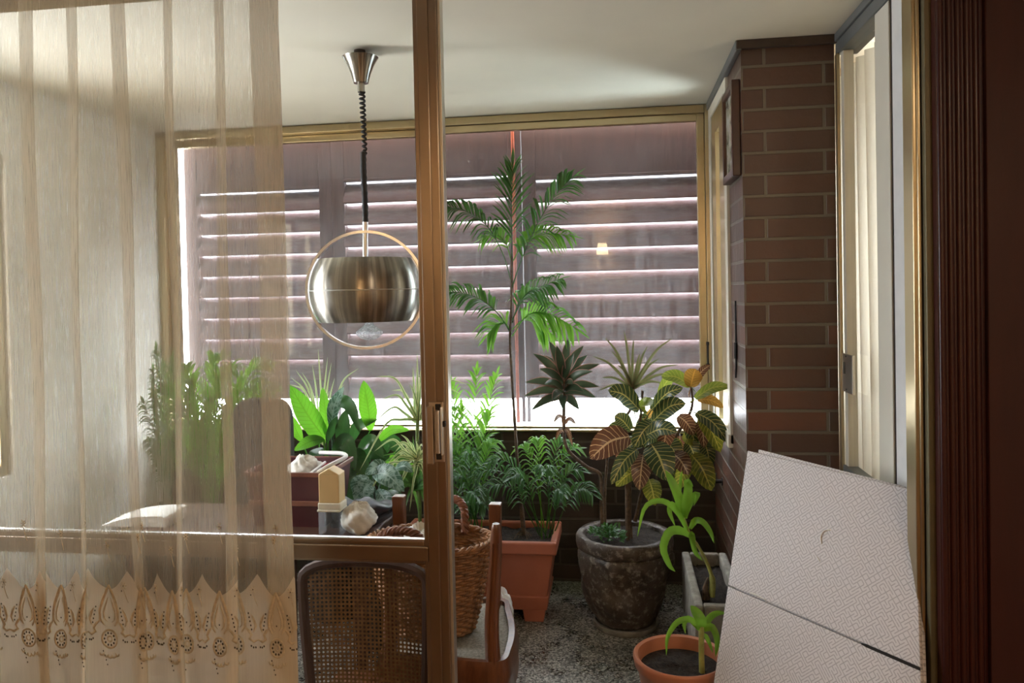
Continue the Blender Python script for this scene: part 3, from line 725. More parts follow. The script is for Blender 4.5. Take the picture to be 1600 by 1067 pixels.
def arch(a, b, rise=.35, bias=.5):
    a, b = V(a), V(b); L = (b - a).length
    return [a, a.lerp(b, .33) + V((0, 0, L * rise * .8)), a.lerp(b, .68) + V((0, 0, L * rise)), b]

# ------------------------------------------------------------------ terracotta trough with the tall palm
def planter_box(o, X0, X1, Y0, Y1, H, parent):
    m = MB(); tx, ty = .055, .05
    z0, z1 = .055, H - .05
    m.hexa([(X0 + tx, Y0 + ty, z0), (X1 - tx, Y0 + ty, z0), (X1 - tx, Y1 - ty, z0), (X0 + tx, Y1 - ty, z0), (X0 + .015, Y0 + .015, z1), (X1 - .015, Y0 + .015, z1), (X1 - .015, Y1 - .015, z1), (X0 + .015, Y1 - .015, z1)])
    m.hexa([(X0 + tx - .006, Y0 + ty - .006, z0 - .004), (X1 - tx + .006, Y0 + ty - .006, z0 - .004), (X1 - tx + .006, Y1 - ty + .006, z0 - .004), (X0 + tx - .006, Y1 - ty + .006, z0 - .004), (X0 + tx - .016, Y0 + ty - .016, z0 + .06), (X1 - tx + .016, Y0 + ty - .016, z0 + .06), (X1 - tx + .016, Y1 - ty + .016, z0 + .06), (X0 + tx - .016, Y1 - ty + .016, z0 + .06)])
    m.build('pot', M['terracotta_plastic'], parent, .006)
    r = MB(); w = .028
    for bx in ((X0, X1, Y0, Y0 + w), (X0, X1, Y1 - w, Y1), (X0, X0 + w, Y0 + w, Y1 - w), (X1 - w, X1, Y0 + w, Y1 - w)): r.box(bx[0], bx[1], bx[2], bx[3], H - .055, H)
    r.build('rim', M['terracotta_plastic'], parent, .008)
    for x in (X0 + tx + .0, X1 - tx - .10):
        for y in (Y0 + ty - .002, Y1 - ty - .058):
            MB().hexa([(x + .008, y, 0), (x + .09, y, 0), (x + .09, y + .06, 0), (x + .008, y + .06, 0), (x, y - .004, .06), (x + .10, y - .004, .06), (x + .10, y + .06, .06), (x, y + .06, .06)]).build('foot', M['terracotta_plastic'], parent, .004)
    MB().soil(X0 + .02, X1 - .02, Y0 + .02, Y1 - .02, H - .030).build('soil', M['soil'], parent)
PX1 = at(869, 850, 3.2).x; PH = at(869, 849, 3.2).z
pt = thing('potted_palm', 'terracotta rectangular planter holding the tall thin-stemmed palm', 'plant', (PX1 - .35, 3.35, 0))
planter_box(None, PX1 - .70, PX1, 3.20, 3.52, PH, pt)
TY = 3.38
tb = at(818, 800, TY); tb.z = PH - .04
trunk = [tb, at(813, 770, TY), at(808, 715, TY), at(803, 640, TY), at(799, 575, TY), at(797, 530, TY), at(799, 470, TY), at(800, 400, TY)]
tr = MB(); P = curve(trunk, 60)
tr.tube(P, [(.011 if i < 6 else .0075 + .0012 * (i % 4 == 0)) * (1 - i / 160) for i in range(61)], 9)
for i in range(10): a = random.uniform(0, 6.28); tr.tube([tb + V((0, 0, .01 + .005 * i)), tb + V((.03 * math.cos(a), .03 * math.sin(a), .02)), tb + V((.05 * math.cos(a), .05 * math.sin(a), -.01))], .0022, 5)
trk = mesh_part(tr, 'stem', 'stem_brown', pt)
def A(*p, Y=TY): return [at(x, y, Y + d) for x, y, d in p]
F = [ (A((800, 430, 0), (799, 370, 0), (800, 310, 0), (801, 262, .0)), .125, 13, 'palm_leaf', .0, 52, .30),
      (A((800, 450, 0), (815, 405, -.02), (842, 345, -.04), (872, 300, -.06), (893, 279, -.07)), .10, 17, 'palm_leaf', .25, 58, .25),
      (A((799, 440, 0), (785, 395, .0), (760, 352, -.03), (728, 330, -.06), (698, 322, -.09)), .085, 15, 'palm_leaf', .55, 55, .35),
      (A((798, 520, 0), (780, 492, -.03), (755, 470, -.08), (725, 458, -.12), (694, 456, -.16)), .075, 17, 'palm_leaf', .30, 60, .3),
      (A((800, 500, 0), (820, 462, -.05), (845, 448, -.1), (874, 436, -.14)), .075, 13, 'palm_leaf', .45, 55, .25),
      (A((800, 525, 0), (825, 492, -.05), (858, 490, -.08), (898, 512, -.1)), .09, 15, 'palm_bright', .55, 55, .2),
      (A((799, 520, 0), (790, 505, .0), (776, 508, -.02), (764, 520, -.03)), .085, 9, 'palm_bright', .4, 55, .25),
      (A((800, 515, 0), (818, 500, .02), (840, 505, .05), (862, 522, .08)), .08, 10, 'palm_bright', .5, 55, .3),
      (A((800, 410, 0), (820, 378, .03), (850, 365, .06), (890, 368, .08)), .08, 14, 'palm_bright', .5, 55, .2),
      (A((800, 410, 0), (790, 380, .04), (775, 366, .07), (755, 372, .1)), .07, 10, 'palm_bright', .5, 55, .2),
      (A((800, 505, 0), (812, 470, .06), (832, 462, .1), (850, 476, .12)), .08, 11, 'palm_leaf', .5, 55, .2)]
for path, ll, pr_, mat, dr, spd, st in F: sub(frond(path, ll * 1.2, .0155, int(pr_ * 1.25), dr, st, up=V((0, -1, .35)), spread=spd), 'frond', mat, trk)
def palm_bush(parent, base, tips, ll=.085, mat='palm_leaf', pairs=13, rise=.3, w=.011, droop=.5, part='frond', spread=58, bright=()):
    for i, (x, y, Y) in enumerate(tips):
        b = V(base) + V((jig(.03), jig(.02), 0)); t = at(x, y, Y)
        L = (t - b).length; mid = b.lerp(t, .45) + V((0, 0, L * rise))
        mesh_part(frond([b, b.lerp(mid, .55), mid, mid.lerp(t, .55) + V((0, 0, L * rise * .25)), t], ll, w, pairs, droop, .32, spread=spread), part, 'palm_bright' if i in bright else mat, parent)
sb = at(852, 800, 3.36); sb.z = PH - .04
palm_bush(pt, sb, [(905, 735, 3.3), (925, 770, 3.24), (880, 690, 3.4), (760, 765, 3.22), (770, 720, 3.28), (840, 690, 3.42), (800, 745, 3.2), (880, 770, 3.2), (815, 700, 3.45), (900, 700, 3.46), (850, 735, 3.2), (745, 740, 3.3)], bright=(5, 8, 9))
sb = at(740, 800, 3.36); sb.z = PH - .04
palm_bush(pt, sb, [(712, 745, 3.25), (735, 710, 3.3), (700, 700, 3.36), (765, 700, 3.4), (720, 790, 3.2), (760, 790, 3.22), (745, 775, 3.18), (690, 770, 3.25), (700, 640, 3.5), (775, 690, 3.5)], bright=(3, 8, 9))

# bright palm behind, beside the door stile
sb = at(735, 800, 3.62); sb.z = .22
bp_ = thing('potted_palm', 'bright green feather-leaved palm rising beside the handle of the door stile', 'plant', (sb.x, 3.615, 0))
MB().lathe([(.001, .002), (.07, .002), (.085, .2), (.09, .2), (.09, .22), (.078, .22), (.075, .19)], (sb.x, 3.615, 0), 28).build('pot', M['dark_plastic'], bp_)
MB().disc((sb.x, 3.615, .195), .078, 24, .006).build('soil', M['soil'], bp_)
palm_bush(bp_, sb, [(745, 583, 3.6), (775, 590, 3.62), (705, 600, 3.6), (722, 640, 3.52), (765, 650, 3.56), (700, 670, 3.5)], ll=.105, mat='palm_bright', pairs=14, rise=.12, w=.016, droop=.1)

# ------------------------------------------------------------------ big stone pot: crotons, cordyline, dracaena
bx, by = atZ(978, 978, 0).x, 3.26
RZ = .392
sp = thing('potted_croton', 'big dark stone pot with yellow-veined crotons and red-edged cordyline', 'plant', (bx, by, 0))
def relief(a, z, i):
    if z < .06 or z > .34: return .0015 * math.sin(a * 9 + z * 60)
    return .014 * math.sin(a * 4 + 9 * z) * math.sin(z * 22 + math.cos(a * 3) * 1.6) + .005 * math.sin(a * 11 + z * 31)
prof = [(.001, .025), (.115, .025)] + [(.122 + .070 * math.sin(min(1, t / 14) * 1.45) ** .9, .03 + .29 * t / 15) for t in range(16)]
prof += [(.183, .330), (.192, .337), (.202, .343), (.204, .36), (.203, .382), (.196, RZ), (.175, RZ), (.166, RZ - .006), (.165, RZ - .03)]
MB().lathe(prof, (bx, by, 0), 72, relief).build('pot', M['pot_stone'], sp, 0, 55)
MB().lathe([(.001, 0), (.128, 0), (.138, .012), (.138, .026), (.128, .026), (.124, .016), (.001, .014)], (bx, by, 0), 48).build('saucer', M['concrete'], sp)
MB().disc((bx, by, RZ - .022), .168, 36, .006, up=.012).build('soil', M['soil'], sp)
def G(x, y, d=0): return at(x, y, by + d)
st = MB()
def gbase(x, d=0): p = G(x, 828, d); p.z = RZ - .02; return p
st.tube(curve([gbase(985, -.03), G(983, 800, -.03), G(985, 740, -.02), G(995, 690, -.01), G(1002, 640, 0), G(1004, 610, 0)], 30), [.011 - .0002 * i for i in range(31)], 8)
st.tube(curve([G(992, 815, -.02), G(1010, 750, 0), G(1050, 690, .02), G(1080, 640, .03), G(1080, 600, .03)], 24), [.008 - .0001 * i for i in range(25)], 8)
st.tube([gbase(981, -.05), G(980, 748, -.05)], .010, 8)
cst = mesh_part(st, 'croton_stem', 'stem_brown', sp)
st = MB().tube(curve([gbase(941, 0), G(940, 780, 0), G(938, 742, 0), G(915, 728, 0), G(886, 700, .0), G(881, 660, 0), G(882, 610, 0), G(880, 575, 0)], 40), [.0085 - .00005 * i for i in range(41)], 8)
st.tube(curve([gbase(946, .03), G(945, 780, .03), G(948, 730, .05), G(955, 680, .06), G(985, 640, .06), G(990, 605, .06)], 24), .006, 8)
gst = mesh_part(st, 'cordyline_stem', 'stem_brown', sp)
CL = [((983, 682), (922, 717), 42, 'croton_red', -.10, 0), ((995, 702), (955, 757), 24, 'croton_leaf', -.13, .1), ((1018, 694), (1043, 752), 44, 'croton_leaf', -.12, 0),
      ((1005, 711), (999, 766), 30, 'croton_red', -.10, .3), ((1014, 749), (1024, 790), 28, 'croton_yellow', -.06, .4), ((1081, 711), (1112, 767), 34, 'croton_yellow', -.05, .2),
      ((1051, 708), (1076, 742), 28, 'croton_red', -.08, .1), ((1094, 650), (1126, 707), 28, 'croton_yellow', -.03, 0), ((1088, 645), (1139, 692), 24, 'croton_leaf', -.06, .1),
      ((1018, 640), (1067, 606), 21, 'croton_leaf', -.10, 0), ((1021, 657), (1072, 630), 26, 'croton_leaf', -.12, .2), ((1011, 679), (1058, 676), 26, 'croton_leaf', -.16, -.2),
      ((999, 640), (950, 610), 30, 'croton_leaf', -.10, .1), ((1003, 640), (1018, 634), 22, 'croton_olive', -.18, 0), ((985, 672), (960, 650), 24, 'croton_leaf', -.02, 0),
      ((1078, 602), (1033, 588), 22, 'croton_olive', -.02, .2), ((1079, 604), (1087, 576), 27, 'croton_orange', -.03, 0), ((1086, 622), (1141, 604), 17, 'croton_olive', -.04, 0),
      ((1090, 624), (1131, 637), 15, 'croton_orange', -.02, .1), ((1040, 690), (1060, 720), 30, 'croton_leaf', -.02, .1), ((1075, 690), (1092, 740), 30, 'croton_leaf', .02, .1),
      ((1000, 735), (962, 760), 22, 'croton_yellow', -.05, .1), ((1095, 655), (1100, 700), 20, 'croton_red', .0, .2), ((975, 660), (945, 690), 18, 'croton_leaf', .04, .1),
      ((1020, 660), (990, 700), 26, 'croton_leaf', -.06, 0), ((1045, 665), (1035, 705), 26, 'croton_red', -.03, 0), ((990, 640), (970, 600), 18, 'croton_leaf', .03, 0),
      ((1083, 600), (1110, 570), 12, 'croton_red', .0, .1), ((1060, 650), (1085, 680), 24, 'croton_red', .01, .2), ((1100, 690), (1110, 730), 22, 'croton_leaf', .01, .2),
      ((1012, 650), (1045, 640), 18, 'croton_orange', .02, 0), ((1065, 720), (1100, 745), 26, 'croton_yellow', .0, 0), ((1030, 615), (1060, 580), 16, 'croton_olive', .04, .1)]
pxm = (at(1001, 700, by) - at(1000, 700, by)).length
for i in range(16):
    x, y = random.uniform(985, 1100), random.uniform(645, 735); CL.append(((x, y), (x + jig(38), y + random.uniform(12, 45)), random.uniform(18, 30), random.choice(['croton_leaf', 'croton_leaf', 'croton_red', 'croton_yellow']), random.uniform(.02, .10), jig(.3)))
for (b_, t_, w, mat, d, tw) in CL:
    a, b = G(*b_, d * .5), G(*t_, d - .02); L = (b - a).length
    mid = a.lerp(b, .5) + V((0, -.012, L * .14))
    mm = MB().leaf([a, mid, b], w * pxm * 1.05, up=V((.15, -1, .45)), fold=.22, n=12, wave=.03, twist=tw, prof=lambda t: math.sin(math.pi * min(1, t * .93 + .07)) ** .62)
    st0 = curve([(1000, 690, 0)], 1) if False else None
    mm.tube([a, a + (a - mid).normalized() * .035 + V((0, .015, -.015))], .0022, 5)
    sub(mm, 'leaf', mat, cst)
lance = lambda t: max(.02, math.sin(math.pi * min(1, t ** .8 * .97 + .03)) ** .8)
CO = [(858, 533, .04), (870, 540, -.08), (888, 530, .05), (912, 540, .02), (937, 569, .0), (926, 580, -.08), (936, 604, -.04), (932, 622, -.10), (818, 619, -.04), (830, 641, -.10), (820, 597, .0), (833, 552, .02), (843, 576, -.09), (897, 552, -.06), (851, 600, -.13), (912, 612, -.14), (880, 640, -.14), (905, 640, -.08), (850, 555, .06), (918, 555, .07), (863, 625, -.15), (895, 600, -.16)]
for i, (x, y, d) in enumerate(CO):
    a = G(881 + jig(2), 602 + 30 * (y - 530) / 110 - 14, 0); b = G(x, y, d); mid = a.lerp(b, .5) + V((0, -.01, (b - a).length * .10))
    sub(MB().leaf([a, mid, b], .040, up=V((0, -1, .5)), fold=.3, n=10, prof=lance), 'leaf', 'cordyline_leaf', gst)
for i, (x, y, d) in enumerate([(880, 660, 0), (865, 652, -.06), (900, 655, -.05), (895, 690, -.03), (868, 680, -.02)]):
    a = G(882, 650 + 6 * i, 0); b = G(x, y + 8, d - .04); sub(MB().leaf([a, a.lerp(b, .5) + V((0, 0, .02)), b], .022, up=V((0, -1, .5)), n=8, prof=lance), 'leaf', 'croton_red', gst)
DR = [(1051, 528, .0), (945, 527, .02), (975, 517, .03), (925, 556, 0), (1000, 552, .05), (1030, 560, .05), (955, 548, .06), (940, 590, -.05), (1055, 585, .0), (1012, 540, .08), (965, 570, .02), (1040, 600, -.05), (935, 610, 0), (990, 530, .1), (1060, 570, .08)]
for x, y, d in DR:
    a = G(989 + jig(3), 606, .06); b = G(x, y, .06 + d); mid = a.lerp(b, .55) + V((0, 0, (b - a).length * .12))
    sub(MB().leaf([a, mid, b], .015, up=V((0, -1, .4)), fold=.35, n=10, prof=lambda t: max(.03, (1 - t) ** .5)), 'leaf', 'dracaena_leaf', gst)
gm = MB()
for i in range(150):
    a = random.uniform(0, 6.28); r = random.uniform(0, 1); p = V((bx - .068 + .072 * r * math.cos(a), by - .055 + .055 * r * math.sin(a), RZ - .01 + random.uniform(0, .05) * (1 - .5 * r)))
    v = V((math.cos(a) + jig(.8), math.sin(a) + jig(.8), random.uniform(-.1, 1))).normalized() * random.uniform(.018, .034)
    gm.leaf([p, p + v * .5 + V((0, 0, .004)), p + v], random.uniform(.009, .014), n=4)
mesh_part(gm, 'ground_cover', 'small_leaf', sp)

# ------------------------------------------------------------------ concrete trough with leaning yellow-green plant
tx0 = .240; ty0, ty1, tz = 2.72, 3.28, .312
tg = thing('concrete_trough', 'grey concrete trough against brick wall with leaning strappy plant', 'planter', ((tx0 + CX0) / 2, 3.0, 0))
TX1 = CX0 - .012; m = MB(); w = .032
zb = .07
m.box(tx0, tx0 + w, ty0, ty1, zb, tz).box(TX1 - w, TX1, ty0, ty1, zb, tz).box(tx0 + w, TX1 - w, ty0, ty0 + w, zb, tz).box(tx0 + w, TX1 - w, ty1 - w, ty1, zb, tz).box(tx0 + w, TX1 - w, ty0 + w, ty1 - w, zb, zb + .03)
m.build('trough', M['concrete'], tg, .008)
MB().soil(tx0 + .02, TX1 - .02, ty0 + .02, ty1 - .02, tz - .045, .008).build('soil', M['soil'], tg)
AY = 2.88
def Q(x, y, d=0): return at(x, y, AY + d)
sbase = Q(1112, 922, 0); sbase.z = min(sbase.z, tz - .03)
m = MB().tube(curve([sbase, Q(1113, 905), Q(1104, 878), Q(1090, 852), Q(1079, 836), Q(1068, 807)], 24), [.012 if i < 6 else .0085 - .0002 * i for i in range(25)], 9)
ast = mesh_part(m, 'stem', 'stem_yellow', tg)
sub(MB().tube(curve([sbase + V((-.02, 0, -.01)), sbase + V((-.022, 0, .03)), sbase + V((-.012, 0, .07))], 8), [.016, .014, .013, .012, .011, .009, .008, .006, .003], 9), 'bulb', 'stem_brown', ast)
strap = lambda t: max(.04, min(1, 2.2 * t + .5) * (1 - t ** 3.2) ** .8)
for pts_, w in [([(1068, 808, 0), (1060, 778, -.01), (1049, 752, 0), (1040, 735, .02)], 15), ([(1070, 810, 0), (1072, 785, -.03), (1075, 765, -.03), (1074, 752, -.01), (1083, 760, -.03)], 14), ([(1074, 830, 0), (1058, 800, -.04), (1035, 783, -.06), (1008, 792, -.08), (996, 838, -.09)], 9),
             ([(1079, 838, 0), (1062, 829, -.05), (1045, 832, -.08), (1036, 856, -.09), (1045, 882, -.09), (1055, 893, -.09)], 13), ([(1078, 826, 0), (1086, 814, -.03), (1098, 816, -.05), (1110, 832, -.06), (1116, 849, -.06)], 10), ([(1064, 806, 0), (1050, 788, -.02), (1046, 800, -.03), (1055, 822, -.04)], 9),
             ([(1066, 800, 0), (1062, 770, .02), (1064, 745, .03), (1066, 735, .03)], 5), ([(1085, 845, -.01), (1080, 835, -.02), (1086, 862, -.03), (1098, 876, -.02)], 9), ([(1072, 805, 0), (1080, 780, .02), (1090, 772, .0), (1084, 790, -.03)], 10)]:
    sub(MB().leaf([Q(*q_) for q_ in pts_], w * .0025, up=V((.2, -1, .5)), fold=.3, n=14, prof=strap), 'leaf', 'amaryllis_leaf', ast)
fs = MB(); fx, fy = atZ(1048, 992, .05).x - .0, 2.82
for nm, x, y in (('s', tx0 - .01, 2.83), ('s', tx0 + .10, 3.16)):
    f_ = MB().lathe([(.001, 0), (.055, 0), (.062, .03), (.050, .06), (.056, zb - .006), (.001, zb - .002)], (x, y, 0), 24, lambda a, z, i: .007 * math.sin(a * 3 + z * 50) + .004 * math.sin(a * 7 + 2))
    tag(f_.build('stone_block', M['rough_stone']), 'rough grey stone %s' % ('under the near left corner of the concrete trough' if y < 3 else 'under the far end of the concrete trough'), 'stone', 'stones under the trough')

# ------------------------------------------------------------------ round terracotta pot at the front
a = at(989, 1018, 2.46); rr = .148
pc = V((a.x + rr, 2.47, 0)); rim = a.z - .006
ap = thing('potted_amaryllis', 'round terracotta pot with young strappy bulb plant by the cardboard', 'plant', pc)
MB().lathe([(.001, 0), (rr * .68, 0), (rr * .90, rim - .05), (rr * .92, rim - .045), (rr * .97, rim - .035), (rr, rim - .012), (rr, rim - .004), (rr * .97, rim), (rr * .9, rim - .004), (rr * .87, rim - .02), (rr * .84, rim - .06)], pc, 56).build('pot', M['terracotta_light'], ap, 0, 50)
MB().disc(pc + V((0, 0, rim - .042)), rr * .86, 32, .006, up=.004).build('soil', M['soil'], ap)
def Q2(x, y, d=0): return at(x, y, 2.44 + d)
s0 = Q2(1097, 1056); s0.z = rim - .045
m = MB().tube(curve([s0, Q2(1096, 1020), Q2(1096, 985), Q2(1096, 978)], 12), [.0135, .0132, .013, .0128, .0125, .0125, .0125, .0125, .0125, .012, .011, .009, .004], 10, flat=.7)
ast = mesh_part(m, 'stem', 'stem_yellow', ap)
for pts_, w in [([(1097, 985, 0), (1094, 968, -.01), (1086, 955, 0), (1079, 946, .01)], 17), ([(1093, 980, 0), (1078, 968, -.02), (1058, 972, -.03), (1043, 995, -.03), (1041, 1024, -.03)], 9), ([(1100, 982, 0), (1108, 966, .02), (1120, 958, .03), (1135, 958, .03)], 10), ([(1100, 984, 0), (1112, 980, -.01), (1120, 1000, -.02), (1118, 1026, -.02)], 11), ([(1092, 984, 0), (1076, 966, .01), (1069, 975, .01), (1071, 990, .0)], 8), ([(1100, 990, 0), (1106, 1000, .01), (1114, 1020, .01)], 7)]:
    sub(MB().leaf([Q2(*q_) for q_ in pts_], w * .0021, up=V((.2, -1, .5)), fold=.3, n=14, prof=strap), 'leaf', 'amaryllis_leaf', ast)

# ------------------------------------------------------------------ cardboard leaning on the right
TL, TR_, BLs = at(1168, 704, 2.47), at(1429, 766, 2.075), at(1115, 1067, 2.30)
dn = BLs - TL; BL = TL + dn * (TL.z / -dn.z); BR = TR_ + dn * (TR_.z / -dn.z) + (TR_ - TL).normalized() * .13
ex = (BR - BL).normalized(); ny = ex.cross((TL - BL).normalized()).normalized()
if ny.y > 0: ny = -ny
cb_ = thing('cardboard_box', 'flattened white cardboard box printed with maze lines, leaning beside the column', 'cardboard box', BL)
def onp(x, y):
    d = ray(x, y); t = (TL - EYE).dot(ny) / d.dot(ny); return EYE + d * t
CA, CB = onp(1132, 913), onp(1428, 1042)
def onL(z): t = (z - BL.z) / (TL.z - BL.z); return BL.lerp(TL, t)
def onR(z): t = (z - BR.z) / (TR_.z - BR.z); return BR.lerp(TR_, t)
zl, zr = CA.z, CB.z
def slab(a, b, c, d, th):                       # a,b bottom ; c,d top (b,c right)
    m = MB(); bk = ny * -th; p = [a, b, c, d]; n = 12; o = a
    eu = (b - a).normalized(); ev = ny.cross(eu)
    b0 = len(m.v); m.v += p + [q_ + bk for q_ in p]
    uv = [((q_ - BL).dot(eu), (q_ - BL).dot(ev)) for q_ in p]
    m.face((0, 1, 2, 3), uv); m.face((7, 6, 5, 4), uv[::-1])
    for i in range(4): j = (i + 1) % 4; m.face((i, i + 4, j + 4, j), [uv[i], uv[i], uv[j], uv[j]])
    return m
slab(onL(zl + .003), onR(zr + .004), TR_, TL, .012).build('upper_panel', M['maze_card'], cb_, .002)
slab(BL, BR, onR(zr - .001), onL(zl - .001), .012).build('lower_panel', M['maze_card'], cb_, .002)
bk = ny * -.016
slab(BL + bk, BR + bk, TR_ + bk + V((0, 0, .004)) - ex * -.0, TL + bk + V((0, 0, .012)) + ex * .03, .012).build('back_panel', M['maze_card'], cb_, .002)
sl = [onL(zl).lerp(onR(zr), t) for t in (.74, 1.0)]
m = MB(); n = 10
for i in range(n + 1):
    p = sl[0].lerp(sl[1], i / n); h = .005 if i > 0 else .002
    m.v += [p + V((0, 0, h)) + ny * .0012, p - V((0, 0, h * .7)) + ny * .0012]
for i in range(n): a = i * 2; m.face((a, a + 1, a + 3, a + 2))
m.build('slit', M['dark_line'], cb_)
m = MB()
tc_ = at(1288, 828, 2.33); eu = ex; ev = ny.cross(ex)
def onp(x, y):
    d = ray(x, y); t = (TL - EYE).dot(ny) / d.dot(ny); return EYE + d * t
m.tube(curve([onp(1284, 850) + ny * .001, onp(1283, 838) + ny * .002, onp(1289, 829) + ny * .002, onp(1298, 828) + ny * .001], 12), .0016, 5)
m.tube(curve([onp(1277, 870) + ny * .001, onp(1281, 877) + ny * .001], 4), .0016, 5)
m.tube(curve([onp(1172, 926) + ny * .001, onp(1184, 930) + ny * .002, onp(1196, 937) + ny * .001], 6), .0022, 5)
m.build('tear_marks', M['paper'], cb_)  # small raised tears and scuffs on the card face
t1 = TL + bk + ex * .14
# ------------------------------------------------------------------ chairs, stool, basket by the door
def W(x, y, Y): return at(x, y, Y)
CYd = 2.16
cl, cr = W(478, 960, CYd).x, W(664, 960, CYd).x; ctop = W(560, 884, CYd).z; cb0 = .12
ch = thing('cane_back_chair', 'low brown wooden chair with woven cane back behind the lower door glass', 'chair', ((cl + cr) / 2, CYd + .2, 0))
xm, hw = (cl + cr) / 2, (cr - cl) / 2
def edge(t):                                    # outline of the back panel, from lower left round the arched top to lower right
    return t
out = []
for i in range(9): out.append((xm - hw * (.86 + .14 * math.sin(i / 8 * 1.4)), cb0 + .02 + (ctop - cb0 - .075) * i / 8))
for i in range(1, 12): a = math.pi * (1 - i / 12); out.append((xm + hw * math.copysign(abs(math.cos(a)) ** .7, math.cos(a)), ctop - .055 + .055 * math.sin(a) ** .8))
for i in range(8, -1, -1): out.append((xm + hw * (.90 + .10 * math.sin(i / 8 * 1.4)), cb0 + .02 + (ctop - cb0 - .075) * i / 8))
m = MB(); b = len(m.v); cpt = (xm, (cb0 + ctop) / 2)
bow = lambda x: CYd + .02 * (1 - ((x - xm) / hw) ** 2)
n = 10
for j in range(n + 1):
    for (x, z) in out:
        q_ = j / n; xx, zz = cpt[0] + (x - cpt[0]) * q_, cpt[1] + (z - cpt[1]) * q_; m.v.append(V((xx, bow(xx), zz)))
k = len(out)
for j in range(n):
    for i in range(k):
        i2 = (i + 1) % k; ids = (j * k + i, (j + 1) * k + i, (j + 1) * k + i2, j * k + i2)
        m.face(ids, [(m.v[q_].x, m.v[q_].z) for q_ in ids], True)
m.build('cane_panel', M['cane'], ch)
MB().tube([(x + (x - xm) * .05, bow(x) , z + .006) for x, z in out] , .016, 8).build('back_frame', M['dark_wood'], ch)
for x in (xm - hw * .93, xm + hw * .95): MB().tube([(x, CYd + .0, cb0 + .05), (x, CYd + .01, .06), (x, CYd - .005, 0)], [.02, .018, .014], 10).build('leg', M['chair_wood'], ch)
for x in (xm - hw * .9, xm + hw * 1.1): MB().tube([(x * 1.0, 2.40, .15), (x * 1.0, 2.40, 0)], [.02, .014], 10).build('leg', M['chair_wood'], ch)
MB().hexa([(xm - hw * .95, CYd - .01, .12), (xm + hw * .98, CYd - .01, .12), (xm + hw * 1.2, 2.42, .12), (xm - hw * 1.0, 2.42, .12), (xm - hw * .95, CYd - .01, .185), (xm + hw * .98, CYd - .01, .185), (xm + hw * 1.2, 2.42, .185), (xm - hw * 1.0, 2.42, .185)]).build('seat', M['chair_wood'], ch, .01)

# upturned stool, legs in the air
nl = W(760, 1050, 2.27); nt = W(775, 818, 2.27)
frt, flt = W(774, 786, 2.66), W(623, 774, 2.66)
sz = .196; szt = .300
X0, X1 = W(600, 1000, 2.3).x - .0, W(772, 1040, 2.27).x; X1b = frt.x
stl = thing('upturned_stool', 'carved wooden stool lying upside down with its legs in the air', 'stool', ((X0 + X1) / 2, 2.46, sz))
m = MB()
rail = []
for t, (x, y) in enumerate([(X0, 2.25), (X0 + .2, 2.235), (X1 + .02, 2.235), (X1 + .045, 2.33), (X1 + .035, 2.48), (X1b + .05, 2.62), (X1b + .02, 2.70), (X0 + .2, 2.71), (X0 - .02, 2.69), (X0 - .03, 2.5)]): rail.append(V((x, y, (sz + szt) / 2)))
rr_ = curve(rail + [rail[0]], 60); b = len(m.v)
cen = V(((X0 + X1) / 2, 2.47, 0))
for p in rr_:
    d = (V((p.x, p.y, 0)) - cen).normalized()
    for off, z in ((.0, sz + .0), (.012, sz + .012), (.004, sz + .05), (.014, sz + .075), (.0, szt + .02), (-.02, szt + .02), (-.03, sz + .01)): m.v.append(V((p.x + d.x * off, p.y + d.y * off, z)))
for i in range(60):
    for q_ in range(7): a, c_ = b + i * 7 + q_, b + (i + 1) * 7 + q_; q2 = (q_ + 1) % 7; m.face((a, c_, b + (i + 1) * 7 + q2, b + i * 7 + q2), None, True)
m.build('seat_rail', M['chair_wood'], stl, 0, 50)
m = MB(); b = len(m.v); m.v.append(V((cen.x, cen.y, szt + .012)))
for p in rr_[:-1]: d = (V((p.x, p.y, 0)) - cen); m.v.append(V((cen.x + d.x * .94, cen.y + d.y * .94, szt + .006)))
for i in range(60): m.face((b, b + 1 + i, b + 1 + (i + 1) % 60), None, True)
m.build('upholstery', M['grey_tweed'], stl)
def cab(x, y, top, dx, dy, name='leg', sq=True):
    m = MB(); z0 = sz + .01; H_ = top.z - z0
    P = [V((x, y, z0)), V((x + dx * .9, y + dy * .9, z0 + H_ * .06)), V((x + dx, y + dy, z0 + H_ * .16)), V((x + dx * .4, y + dy * .4, z0 + H_ * .42)), V((x + (top.x - x) * .8 - dx * .3, y + (top.y - y) * .8 - dy * .3, z0 + H_ * .75)), V((top.x - dx * .1, top.y - dy * .1, z0 + H_ * .90)), top]
    C_ = curve(P, 28); rs_ = [.046, .050, .050, .047, .043, .039, .035, .032, .030, .029, .028, .0275, .027, .0265, .026, .0255, .025, .0245, .024, .0235, .023, .0225, .022, .0215, .021, .020, .0185, .018, .013]
    m.tube(C_, [r * .86 for r in rs_], 12 if not sq else 10)
    o = m.build(name, M['chair_wood'], stl, 0, 45)
    s = MB()
    for sgn in (-1, 1): s.tube([p + V((sgn * .008, -rs_[i] * .80, 0)) for i, p in enumerate(C_[4:24], 4)], .0028, 6)
    for t in (.030, .022): s.tube([V((x + dx * .5 + t * math.cos(a * .5236), y + dy * .5 - .030, z0 + .03 + t * .9 * math.sin(a * .5236))) for a in range(12)], .003, 6)
    g = s.build('carving', M['chair_wood'], o); g.matrix_parent_inverse = Matrix.Identity(4)
cab(X1 - .005, 2.265, nt, .006, -.012)
